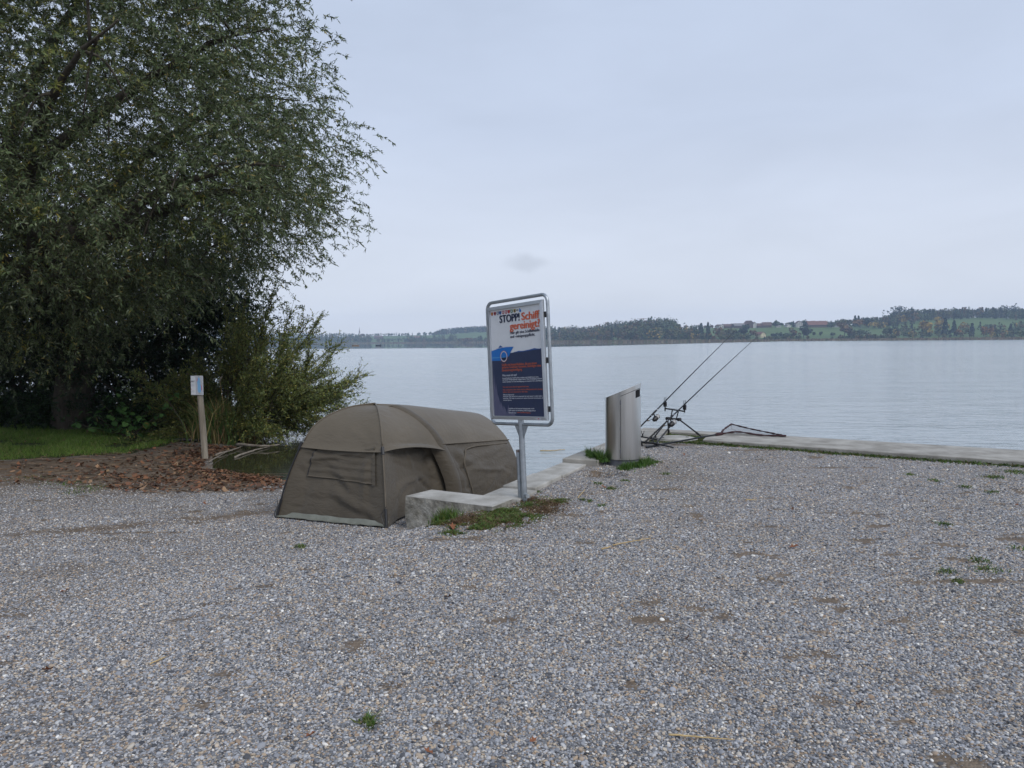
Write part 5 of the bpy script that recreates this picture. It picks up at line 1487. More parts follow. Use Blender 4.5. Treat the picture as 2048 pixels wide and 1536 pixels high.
weeds('weeds', [(1010, 1022, 0.10, 3), (985, 1042, 0.12, 3), (960, 1052, 0.10, 3), (1040, 1034, 0.11, 3), (1000, 1034, 0.12, 3), (1065, 1012, 0.08, 1.2), (925, 1056, 0.07, 1.6), (870, 1042, 0.06, 2.0), (880, 1048, 0.05, 1.6), (1085, 1000, 0.07, 1), (1120, 1002, 0.05, 1), (905, 1067, 0.05, 0.8), (975, 1000, 0.05, 0.8), (1066, 985, 0.04, 0.5), (1020, 1045, 0.10, 1.6)],
      520, 0.006, 0.034, GREEN + BROWN[:1], (2, 3, 4, 1.5), 'low green weeds around the foot of the poster stand', 1.3, (0.008, 0.016), patchy=True)
weeds('weeds', [(875, 1036, 0.07, 2), (860, 1040, 0.05, 1), (890, 1040, 0.06, 1)], 260, 0.06, 0.15, GREEN, (3, 3, 3), 'upright grass growing against the face of the end stone', 0.35)
weeds('weeds', [(1075, 1018, 0.13, 3), (1095, 1008, 0.10, 2), (940, 1038, 0.09, 2), (915, 1045, 0.09, 2), (1055, 1000, 0.08, 1.5), (1090, 1024, 0.09, 1.4), (1000, 1045, 0.16, 1.5)], 260, 0.008, 0.035, BROWN, (3, 3, 2), 'withered reddish brown weeds right of the poster stand', 1.1, (0.006, 0.014))
weeds('grass_tuft', [(1192, 927, 0.06, 2), (1181, 923, 0.05, 1.2), (1203, 931, 0.04, 1.0)], 200, 0.02, 0.20, GREEN[:2] + [(0.05, 0.12, 0.02)], (3, 2, 3), 'long green grass tuft left of the litter bin', 0.45, on_top=0.05)
weeds('grass_tuft', [(1285, 930, 0.07, 2), (1265, 934, 0.08, 2), (1298, 927, 0.05, 1.2), (1250, 939, 0.05, 1)], 150, 0.03, 0.12, GREEN[:2] + [(0.05, 0.12, 0.02)], (3, 2, 3), 'long green grass tuft right of the litter bin', 0.5)
rim = [(*fp(-1.20 - 0.008*g, g), 0.055, 1.0) for g in np.arange(1.3, 9.5, 0.14)] + [(*fp(-1.14 - 0.006*g, g), 0.03, 0.7) for g in np.arange(1.3, 9.5, 0.10)]
Pm, Hm = tufts(rim, 55, 0.008, 0.05, 1.0); k = fo_of(Pm[:, 0], Pm[:, 1]) < -1.10; Pm, Hm = Pm[k], Hm[k]
blade_obj('moss_strip', Pm, Hm, rng.uniform(0.010, 0.022, len(Pm)), pick(GREEN + [(0.05, 0.07, 0.02), (0.10, 0.07, 0.03)], (3, 3, 2, 3, 2), len(Pm), 0.3), 'strip of moss and weeds along the long quay slab', 'moss', 1.0)
ar = np.linspace(0, 2*math.pi, 26)
ring_ = [(2.617 + 0.42*math.cos(a), 12.31 + 0.40*math.sin(a), 0.045, 1.0) for a in ar] + [(*fp(-0.42, g), 0.06, 1.4) for g in np.arange(0.5, 1.6, 0.12)] + [(*fp(-0.75, 1.22), 0.10, 2.0), (*fp(-1.0, 1.32), 0.08, 1.4)]
Pm, Hm = tufts(ring_, 50, 0.008, 0.04, 1.0)
blade_obj('moss_strip', Pm, Hm, rng.uniform(0.010, 0.020, len(Pm)), pick(GREEN + [(0.14, 0.13, 0.05)], (3, 3, 2, 3), len(Pm), 0.3), 'mossy ring around the round manhole cover', 'moss', 1.0)
weeds('weeds', [(1250, 962, 0.03, .5), (1222, 978, 0.03, .6), (1195, 968, 0.03, .5), (1180, 1003, 0.02, .4), (1165, 1000, 0.02, .3), (1203, 1012, 0.02, .3), (600, 1094, 0.035, .7), (735, 1442, 0.02, .4), (742, 1452, 0.015, .3), (1890, 1050, 0.03, .5), (1978, 1140, 0.06, .7), (1960, 1122, 0.04, .5), (1895, 1145, 0.04, .5), (1915, 1165, 0.03, .3), (1990, 955, 0.06, 1.2), (2030, 945, 0.08, 1.4), (1985, 985, 0.04, .5), (1870, 962, 0.04, .5), (1930, 975, 0.04, .6), (1820, 950, 0.04, .5), (2035, 1098, 0.03, .3), (130, 968, 0.2, 1.3), (60, 957, 0.2, 1.0), (150, 985, 0.14, 1.2), (180, 975, 0.14, 1.0), (1330, 948, 0.03, .4), (1315, 925, 0.04, .4)],
      110, 0.012, 0.04, GREEN, (3, 3, 3), 'small green weeds scattered singly over the open gravel', 1.0, (0.006, 0.012))

# ---- fallen leaves: drifts on the bank, single ones on the gravel
def leaf_litter():
    n = 15000
    P = scatter([q for q in LITTER if q[0] > -12], n, 0.35)
    d = shore_dist(P[:, 0], P[:, 1])
    pr = 0.15 + 0.80*np.exp(-(np.maximum(d, 0)/0.42)**2) + 0.16*np.exp(-((P[:, 0]+4.9)/1.3)**2)
    pr *= 0.30 + 0.70*smoothstep(-8.0, -5.4, P[:, 0])
    pr *= np.clip(0.75 + 0.7*fbm(P[:, 0]*1.5, P[:, 1]*1.5, 35), 0.1, 2)
    k = (rng.random(len(P)) < pr) & (d > -0.12)
    P = np.vstack([P[k], scatter([q for q in LAWN if q[0] > -12] + [(-12, 17), (-12, 12)], 90)]); n = len(P)
    P[:, 2] = np.maximum(P[:, 2], WATER) + rng.uniform(0.006, 0.035, n)
    s = rng.uniform(0.022, 0.058, n)
    a = rng.uniform(0, 6.28, n)
    u = np.stack([np.cos(a), np.sin(a), rng.normal(size=n)*0.25], -1)*s[:, None]
    v = np.stack([-np.sin(a), np.cos(a), rng.normal(size=n)*0.35], -1)*(s*rng.uniform(0.45, 0.8, n))[:, None]
    curl = np.zeros((n, 3)); curl[:, 2] = s*rng.uniform(0.05, 0.5, n)
    V = np.stack([P - u + curl, P - v*0.9, P + v*0.0 + u*0.1, P + v*0.9, P + u + curl, P - v*0.6 + u*0.6 + curl*0.6, P + v*0.6 + u*0.6 + curl*0.5], 1).reshape(-1, 3)
    i = np.arange(n)[:, None]*7
    F = np.concatenate([i + np.array([[0, 1, 2, 3]]), i + np.array([[1, 5, 4, 2]]), i + np.array([[2, 4, 6, 3]])], 0)
    c = pick([(0.22, 0.105, 0.055), (0.17, 0.085, 0.048), (0.12, 0.066, 0.042), (0.32, 0.20, 0.12), (0.075, 0.05, 0.035)], (4, 4, 3, 1.4, 2), n, 0.25)
    o = link('leaf_litter', np_mesh('leaf_litter', V, F, M_litter, np.repeat(c, 7, 0)))
    tag(o, 'drift of rust brown fallen leaves along the muddy bank', 'leaf litter', kind='stuff')
leaf_litter()
def mud_twigs():
    n = 500
    P = scatter([q for q in LITTER if q[0] > -10], n, 0.3)
    a = rng.normal(size=n)*0.5; L = rng.uniform(0.08, 0.4, n)
    D = np.stack([np.cos(a), np.sin(a)*0.7, rng.normal(size=n)*0.05], -1)
    Q = np.stack([P + (0, 0, .012), P + D*(L*0.5)[:, None] + (0, 0, .022), P + D*L[:, None] + (0, 0, .014)], 1)
    Q[..., 2] = np.maximum(Q[..., 2], WATER + 0.01)
    v, f, c = ribbons(Q, 0.005, (0.12, 0.085, 0.055)); c = c*np.repeat(rng.uniform(0.4, 1.9, n), 6)[:, None]
    tag(link('twig_litter', np_mesh('twig_litter', v, f, M_litter, c)), 'thin dead twigs strewn over the brown bank', 'twigs', kind='stuff')
mud_twigs()
def single_leaves():
    out = np.array([(-1, 0, .10), (-.55, -.5, .22), (-.1, -.28, .02), (.25, -.62, .25), (.5, -.22, .05), (1, 0, .16), (.5, .22, .02), (.25, .62, .18), (-.1, .28, .0), (-.55, .5, .25), (0, 0, -.03)])
    fs = np.array([(i, (i+1) % 10, 10) for i in range(10)])
    mats = [(0.23, 0.092, 0.045), (0.17, 0.082, 0.048), (0.115, 0.062, 0.04)]
    me = [np_mesh('fallen_leaf', out, fs, M_litter, np.tile(np.array(c), (11, 1)), smooth=False) for c in mats]
    spots = [(1587, 1098, .05, 0, 'rust brown leaf alone on the open gravel right of the straw stalk'), (1586, 1021, .045, 1, 'curled dark leaf on the gravel in line with the net tip'), (1207, 977, .05, 0, 'orange leaf on the gravel just in front of the hole'),
             (132, 1186, .05, 0, 'rust leaf on the gravel furthest up at the left'), (96, 1346, .05, 0, 'orange leaf on the gravel near the left edge below another'), (1066, 1489, .032, 0, 'small bright orange leaf on the nearest gravel in the centre'),
             (620, 1479, .035, 0, 'small orange leaf on the nearest gravel left of centre'), (856, 1511, .03, 0, 'small orange leaf at the bottom between two other small leaves'), (898, 1199, .045, 2, 'dark brown leaf on the gravel below the tent corner'),
             (905, 1058, .075, 0, 'large red brown leaf at the foot of the end stone'), (935, 1062, .03, 0, 'tiny orange leaf in the weeds beside the end stone'), (1621, 985, .05, 2, 'dark shrivelled leaf on the gravel below the long slab'),
             (1375, 1282, .04, 2, 'dark red leaf on the gravel between the two straw stalks'), (2034, 1014, .045, 0, 'reddish leaf on the gravel at the right edge'), (17, 1280, .035, 0, 'reddish leaf on the gravel at the left edge'),
             (1718, 1416, .032, 2, 'dark small leaf on the near gravel at the right'), (1368, 912, .05, 0, 'orange leaf on the gravel right of the rod pod foot'), (1443, 889, .06, 0, 'orange leaf caught in the moss strip below the landing net'),
             (410, 1010, .05, 0, 'rust leaf on the gravel track left of the tent'), (75, 935, .07, 2, 'pale leaf on the lawn front edge at the left')]
    for px, py, s, c, lab in spots:
        p = gp(px, py)
        o = link('fallen_leaf', me[c % 3], None, (p.x, p.y, gz(p.x, p.y) + 0.018))
        s *= 0.8; o.scale = (s, s*0.8, s*1.5); o.rotation_euler = (rng.normal()*0.3, rng.normal()*0.3, rng.uniform(0, 6.28))
        tag(o, lab, 'leaf', 'single fallen leaves')
single_leaves()
# ------------------------------------------------------------------ the far shore
AX = np.array([-900, 200, 690, 860, 980, 1090, 1200, 1340, 1400, 1480, 1560, 1700, 1780, 1850, 1950, 2048, 2300, 3400.])
DS = np.array([1850, 1800, 1750, 1700, 1500, 1080, 990, 930, 900, 880, 870, 850, 830, 820, 800, 790, 760, 700.])
DR = np.array([2300, 2300, 2250, 2250, 2250, 1600, 1400, 1270, 1250, 1250, 1260, 1280, 1250, 1250, 1250, 1250, 1250, 1200.])
HH = np.array([16, 17, 19, 21, 33, 20, 16, 17, 20, 22, 24, 25, 28, 33, 34, 32, 26, 20.])
def hill_z(x, y):
    x = np.asarray(x, float); y = np.maximum(np.asarray(y, float), 1.0)
    p = 1024 + FPX*x/y
    D = y
    ds, dr, h = np.interp(p, AX, DS), np.interp(p, AX, DR), np.interp(p, AX, HH)
    t = smoothstep(0, 1, (D-ds-25)/(dr-ds-25))
    z = WATER + 0.5*np.clip((D-ds)/6, -1, 1) + h*t + 0.9*fbm(x*0.012, y*0.012, 8)*t
    return z
def hz(x, y): return float(hill_z(np.array([x]), np.array([y]))[0])
def hp(px, D): return np.array([(px-1024)/FPX*D, D, hz((px-1024)/FPX*D, D)])
def hill_hit(px, py, lo=None):
    """the point of the far slope seen at px, py"""
    r = ray(px, py)
    ds = np.interp(px, AX, DS)
    for D in np.arange(ds + 8, 2600, 4.0):
        t = D/r.y
        if CAMZ + r.z*t <= hz(r.x*t, D): break
    else: D = ds + 300
    x = r.x*D/r.y
    return np.array([x, D, hz(x, D)])
pa = np.concatenate([np.linspace(-900, 500, 20)[:-1], np.linspace(500, 2300, 181), np.linspace(2300, 3400, 16)[1:]])
rad = np.concatenate([np.linspace(-0.04, 0.25, 16), np.linspace(0.25, 1.0, 30)[1:], np.linspace(1.0, 1.6, 8)[1:]])
PA, RD = np.meshgrid(pa, rad, indexing='ij')
HY = np.interp(PA, AX, DS) + RD*(np.interp(PA, AX, DR) - np.interp(PA, AX, DS))
HX = (PA-1024)/FPX*HY
k = np.arange(PA.size).reshape(PA.shape)
M_hill = surf('meadow', (0.055, 0.095, 0.022), (0.085, 0.140, 0.035), 0.012, 0.95, detail=8)
tag(link('hills', np_mesh('hills', np.stack([HX, HY, hill_z(HX, HY)], -1).reshape(-1, 3), np.stack([k[:-1, :-1], k[1:, :-1], k[1:, 1:], k[:-1, 1:]], -1).reshape(-1, 4), M_hill, smooth=True)), kind='structure')

M_far = leaf_mat('distant_foliage', 0.0, 0.8)
def crown_faces(c, w, h, n, col, conifer=False, size=None, lumps=5):
    """leaf-clump faces spread over and through one crown: centre-bottom c, width w, height h"""
    if conifer:
        t = rng.random(n)**0.75
        r = (1-t)*w*0.5*rng.uniform(0.55, 1.1, n) + 0.02*w
        a = rng.uniform(0, 6.28, n)
        P = np.stack([r*np.cos(a), r*np.sin(a), t*h], -1)
        Nn = np.stack([np.cos(a), np.sin(a), np.full(n, 0.45)], -1)
    else:
        lc = rng.normal(size=(lumps, 3))*np.array([0.22, 0.22, 0.17])*np.array([w, w, h]); lc[:, 2] += h*0.55
        lr = rng.uniform(0.24, 0.40, lumps)
        i = rng.integers(0, lumps, n)
        d = unit(rng.normal(size=(n, 3)))*rng.uniform(0.75, 1.08, (n, 1))
        P = lc[i] + d*lr[i][:, None]*np.array([w, w, h*0.95])
        P[:, 2] = np.clip(P[:, 2], 0.05*h, h*1.05)
        Nn = d
    s = (size or 0.15*(w+h)*0.5)*rng.uniform(0.6, 1.3, n)
    Nn = unit(Nn + rng.normal(size=(n, 3))*0.5)
    u = unit(np.cross(Nn, rng.normal(size=(n, 3)))); v = np.cross(Nn, u)
    P = P + np.array(c)
    V = np.stack([P - u*s[:, None], P - v*(s*0.8)[:, None], P + u*s[:, None], P + v*(s*0.7)[:, None]], 1).reshape(-1, 3)
    cc = np.array(col)*rng.uniform(0.65, 1.3, (n, 1))
    return V, np.arange(4*n).reshape(n, 4), np.repeat(cc, 4, 0)
GRN = (0.045, 0.072, 0.030); OLV = (0.085, 0.090, 0.032); DRK = (0.022, 0.042, 0.026); BRN = (0.12, 0.078, 0.036); YEL = (0.27, 0.19, 0.04); ORG = (0.20, 0.105, 0.03); LGR = (0.075, 0.10, 0.035)

def wood(name, label, spec, n, hts, cols, w, con=0.3, face=34):
    parts = []
    (p0, p1), (d0, d1), mask = spec
    c = 0; tries = 0
    while c < n and tries < n*8:
        tries += 1
        p = rng.uniform(p0, p1); u = rng.random()
        ds, dr = np.interp(p, AX, DS), np.interp(p, AX, DR)
        D = ds + (d0 + (d1-d0)*u)*(dr-ds)
        if mask is not None and not mask(p, d0 + (d1-d0)*u): continue
        b = hp(p, D)
        h = np.interp(p, hts[0], hts[1])*rng.uniform(0.75, 1.12)
        is_c = rng.random() < con
        wd = h*(0.36 if is_c else rng.uniform(0.55, 0.85))
        col = DRK if is_c and rng.random() < 0.8 else cols[rng.choice(len(cols), p=np.array(w)/sum(w))]
        parts.append(crown_faces(b, wd, h, face, col, is_c, size=0.9 + 0.035*h)); c += 1
    V, F, Cc = join(*parts)
    tag(link(name, np_mesh(name, V, F, M_far, Cc)), label, 'forest', kind='stuff')
AUT = [GRN, OLV, BRN, LGR, YEL]
wood('forest', 'dark mixed forest on the far shore right of the poster stand', ((985, 1352), (0.10, 1.0), lambda p, u: u < 0.95 - 0.4*(p > 1345)), 900,
     ([985, 1090, 1180, 1215, 1260, 1345], [13, 12, 11, 16, 20, 21]), AUT, (5, 4, 2.4, 1.2, 0.25), 0.16, face=46)
wood('forest', 'lower belt of autumn trees at the right foot of the forest', ((1345, 1395), (0.10, 0.7), None), 90, ([1345, 1395], [13, 10]), AUT, (5, 4, 2.5, 1, 0.4), 0.2)
wood('forest', 'conifer forest covering the hill at the right', ((1775, 2330), (0.66, 1.25), lambda p, u: u > np.interp(p, [1775, 1830, 1890, 2010, 2060, 2330], [0.55, 0.60, 0.80, 0.80, 0.6, 0.5])), 900,
     ([1775, 1800, 1860, 2048, 2330], [12, 18, 15, 15, 15]), AUT, (6, 4, 1.4, 0.6, 0.1), 0.45, face=44)
wood('forest', 'trees lining the foot of the wooded hill at the right', ((1790, 2330), (0.10, 0.5), lambda p, u: rng.random() < np.interp(p, [1790, 1850, 1880, 1960, 2020, 2330], [0.8, 0.5, 0.25, 0.25, 0.8, 0.9]) and u > 0.12 - 0.1*(p > 2020)), 260,
     ([1790, 2330], [9, 10]), AUT, (5, 4, 2, 1.5, 0.9), 0.15)
wood('forest', 'hazy woods along the far left shore below the village', ((420, 890), (0.03, 0.55), lambda p, u: not (742 < p < 815 and u > 0.2) and rng.random() < (1.0 if p < 740 else 0.75)), 620, ([420, 690, 890], [13, 13, 9]), AUT, (6, 4, 1.5, 1, 0.1), 0.12)
wood('forest', 'hazy trees on the skyline of the far left ridge', ((420, 880), (0.8, 1.05), None), 260, ([420, 690, 720, 860], [14, 11, 7, 8]), AUT, (6, 4, 1.5, 1, 0.05), 0.15)
wood('forest', 'hazy wooded hill left of the poster stand', ((868, 1010), (0.72, 1.2), lambda p, u: u > np.interp(p, [868, 890, 1010], [0.9, 0.78, 0.72])), 520, ([868, 880, 1010], [6, 14, 16]), AUT, (6, 4, 1, 0.5, 0.05), 0.5)
wood('forest', 'hazy hedge line below the meadow left of the poster stand', ((815, 990), (0.03, 0.22), None), 150, ([815, 990], [9, 7]), AUT, (6, 4, 2, 1, 0.1), 0.1)
wood('forest', 'far belt of trees behind the village roofs', ((1395, 1780), (1.02, 1.14), None), 150, ([1395, 1560, 1640, 1780], [5, 6, 7, 10]), AUT, (6, 4, 1.5, 1, 0.2), 0.2)

wood('forest', 'copse of mixed trees left of the wooded hill, under the skyline spruces', ((1668, 1795), (0.50, 0.95), lambda p, u: u > np.interp(p, [1668, 1700, 1795], [0.86, 0.74, 0.45])), 120, ([1668, 1795], [8, 11]), AUT, (5, 4, 2, 1.5, 0.8), 0.15)
wood('forest', 'bushes and hedges lining the shore below the village meadow', ((1400, 1790), (0.04, 0.13), lambda p, u: rng.random() < (0.9 if p < 1500 or 1535 < p < 1600 or p > 1680 else 0.12)), 170, ([1400, 1500, 1540, 1790], [9, 7, 5, 6]), AUT, (5, 4, 2.5, 1.5, 0.3), 0.05)
wood('forest', 'garden trees and hedges between the village houses', ((1430, 1690), (0.86, 1.0), lambda p, u: rng.random() < 0.8), 120, ([1430, 1690], [3.2, 4.6]), AUT, (6, 4, 2, 1.5, 0.2), 0.1)
def reed_bed():
    n = 9000
    p = rng.uniform(300, 2330, n)
    D = np.interp(p, AX, DS) + rng.uniform(-6, 34, n)
    x = (p-1024)/FPX*D
    h = rng.uniform(1.0, 2.5, n)*np.interp(p, [300, 900, 1040, 1350, 1500, 2330], [1.0, 1.0, 1.25, 1.15, 1.0, 1.15]); w = rng.uniform(0.5, 1.4, n)
    z = np.maximum(hill_z(x, D), WATER)
    a = rng.normal(size=n)*0.4
    u = np.stack([np.cos(a), np.sin(a), 0*a], -1)*w[:, None]
    B = np.stack([x, D, z], -1); top = np.zeros((n, 3)); top[:, 2] = h; top[:, 0] = rng.normal(size=n)*0.4
    V = np.stack([B - u, B + u, B + u*0.45 + top, B - u*0.35 + top*0.94], 1).reshape(-1, 3)
    c = pick([(0.135, 0.105, 0.065), (0.10, 0.08, 0.05), (0.17, 0.14, 0.085), (0.08, 0.085, 0.04)], (4, 3, 2, 1.5), n)
    tag(link('reed_bed', np_mesh('reed_bed', V, np.arange(4*n).reshape(n, 4), M_far, np.repeat(c, 4, 0))), 'brown reed belt along the far lake shore', 'reeds', kind='stuff')
reed_bed()

# ---- trees that stand singly on the far meadows
def far_tree(px, py, hpx, wpx, col, con, label, nf=150, trunk=0.14):
    b = hill_hit(px, py); k = b[1]/FPX
    h, w = hpx*k, wpx*k
    T = thing('far_tree', tuple(b), label, 'tree')
    MB().tube([b - np.array([0, 0, 0.5]), b + np.array([0, 0, h*0.5])], [0.035*h, 0.015*h], 6).build('trunk', M_bark, T)
    V, F, Cc = crown_faces(b + np.array([0, 0, h*trunk*(0.3 if con else 1)]), w, h*(1-trunk*(0.3 if con else 1)), nf, col, con, size=0.10*(w+h)*0.5 + 0.35, lumps=7)
    tag(link('crown', np_mesh('crown', V - b, F, M_far, Cc), T), kind='stuff')
for t in (
    (1402, 678, 30, 17, DRK, True, 'dark pointed conifer, left one of two below the village meadow'),
    (1416, 678, 32, 13, DRK, True, 'slim dark conifer, right one of two below the village meadow'),
    (1440, 677, 19, 30, BRN, False, 'brown autumn tree beside the two dark conifers'),
    (1458, 677, 22, 34, OLV, False, 'broad olive brown tree behind the fishing rod tips'),
    (1473, 677, 14, 22, GRN, False, 'low green tree left of the round dark tree'),
    (1490, 676, 25, 20, DRK, False, 'dark round tree left of the yellow house'),
    (1506, 676, 14, 14, BRN, False, 'small brown tree close left of the yellow house'),
    (1552, 676, 10, 20, DRK, False, 'dark hedge tree right of the yellow house'),
    (1572, 676, 9, 26, GRN, False, 'low wide dark bush on the shore right of the yellow house'),
    (1588, 675, 17, 15, BRN, False, 'reddish tree left of the big round dark tree'),
    (1607, 675, 25, 22, DRK, False, 'big round dark tree standing alone on the shore meadow'),
    (1628, 673, 8, 5, GRN, False, 'smallest thin young tree on the shore meadow'),
    (1641, 673, 9, 6, GRN, False, 'thin young orchard tree in the middle of the meadow'),
    (1665, 672, 7, 8, GRN, False, 'young orchard tree on the right of the meadow'),
    (1689, 675, 28, 24, BRN, False, 'tall brown tree right of the orchard meadow'),
    (1704, 675, 18, 16, OLV, False, 'olive tree beside the tall brown tree'),
    (1722, 674, 16, 22, GRN, False, 'spreading green tree left of the pale path'),
    (1739, 674, 6, 12, BRN, False, 'low reddish bush beneath the pale path'),
    (1720, 656, 19, 19, ORG, False, 'orange topped round tree on the upper slope'),
    (1737, 656, 20, 17, DRK, False, 'dark tree right of the orange topped tree'),
    (1757, 657, 14, 24, YEL, False, 'yellow brown bush at the wooded hill left foot'),
    (1690, 652, 14, 24, OLV, False, 'yellowish olive tree right of the large red roof'),
    (1662, 657, 10, 20, GRN, False, 'green tree in front of the red roof right end'),
    (1774, 674, 20, 16, LGR, False, 'pale green tree at the start of the wooded shore'),
    (1790, 674, 18, 20, DRK, False, 'dark bushy tree beside the pale green shore tree'),
    (1808, 650, 18, 14, YEL, False, 'golden tree high on the wooded slope'),
    (1823, 673, 10, 16, ORG, False, 'small pinkish orange tree near the water'),
    (1853, 673, 34, 30, YEL, False, 'largest golden yellow tree on the far shore'),
    (1877, 665, 28, 20, YEL, False, 'second golden tree right of the largest golden tree'),
    (1890, 673, 35, 19, DRK, True, 'tall dark spruce standing among the golden trees'),
    (1908, 673, 30, 16, DRK, True, 'dark spruce to the right of the tallest spruce'),
    (1922, 660, 14, 12, YEL, False, 'small yellow tree right of the dark spruces'),
    (1921, 673, 14, 14, ORG, False, 'low orange yellow tree at the shore right of the spruces'),
    (1944, 673, 26, 14, DRK, True, 'lone dark conifer before the right hand meadow'),
    (1967, 673, 18, 11, ORG, False, 'slim orange tree under the right hand meadow'),
    (1983, 673, 18, 15, ORG, False, 'rounder orange tree next to the slim orange tree'),
    (2003, 673, 14, 10, LGR, False, 'pale green small tree on the right shore'),
    (2021, 673, 24, 15, DRK, True, 'dark conifer on the shore at the right edge'),
    (1703, 648, 0.1, 0.1, DRK, True, ''),
    (1710, 648, 22, 9, DRK, True, 'slim spruce on the skyline, left of two'),
    (1717, 648, 21, 11, DRK, True, 'broader spruce on the skyline, right of two'),
    (1552, 648, 15, 11, GRN, False, 'blue green tall tree above the village roofs'),
    (1612, 646, 14, 11, GRN, False, 'round dark tree left of the large red roof'),
    (1587, 647, 12, 5, DRK, True, 'slim conifer left of the timbered white house'),
    (905, 684, 17, 17, LGR, False, 'pale hazy tree on the meadow left of the poster stand'),
    (960, 684, 13, 11, GRN, False, 'small round hazy tree on the meadow beside the poster stand'),
    (935, 685, 9, 22, BRN, False, 'low brown hazy bush on the far shore left of the poster stand'),
):
    if t[6]: far_tree(*t)
for px, D, h, w, lab in ((1787, 1240, 22, 17, 'tall spreading pine on the hilltop left end'), (1797, 1250, 24, 15, 'tallest pine crown on the hilltop'), (1806, 1260, 22, 10, 'flat topped pine standing out at the hilltop'), (1822, 1255, 22, 6, 'slim pine tip above the hilltop forest'), (2026, 1250, 24, 14, 'high spruce crown above the forest at the right edge'), (2006, 1245, 21, 10, 'ragged pine crown left of the high right edge spruce')):
    b = hp(px, D)
    T = thing('far_pine', tuple(b), lab, 'tree')
    MB().tube([b, b + np.array([0, 0, h*0.9])], [0.5, 0.15], 6).build('trunk', M_bark, T)
    V, F, Cc = crown_faces(b + np.array([0, 0, h*0.35]), w, h*0.65, 130, DRK, False, size=1.3, lumps=8)
    tag(link('crown', np_mesh('crown', V - b, F, M_far, Cc), T), kind='stuff')

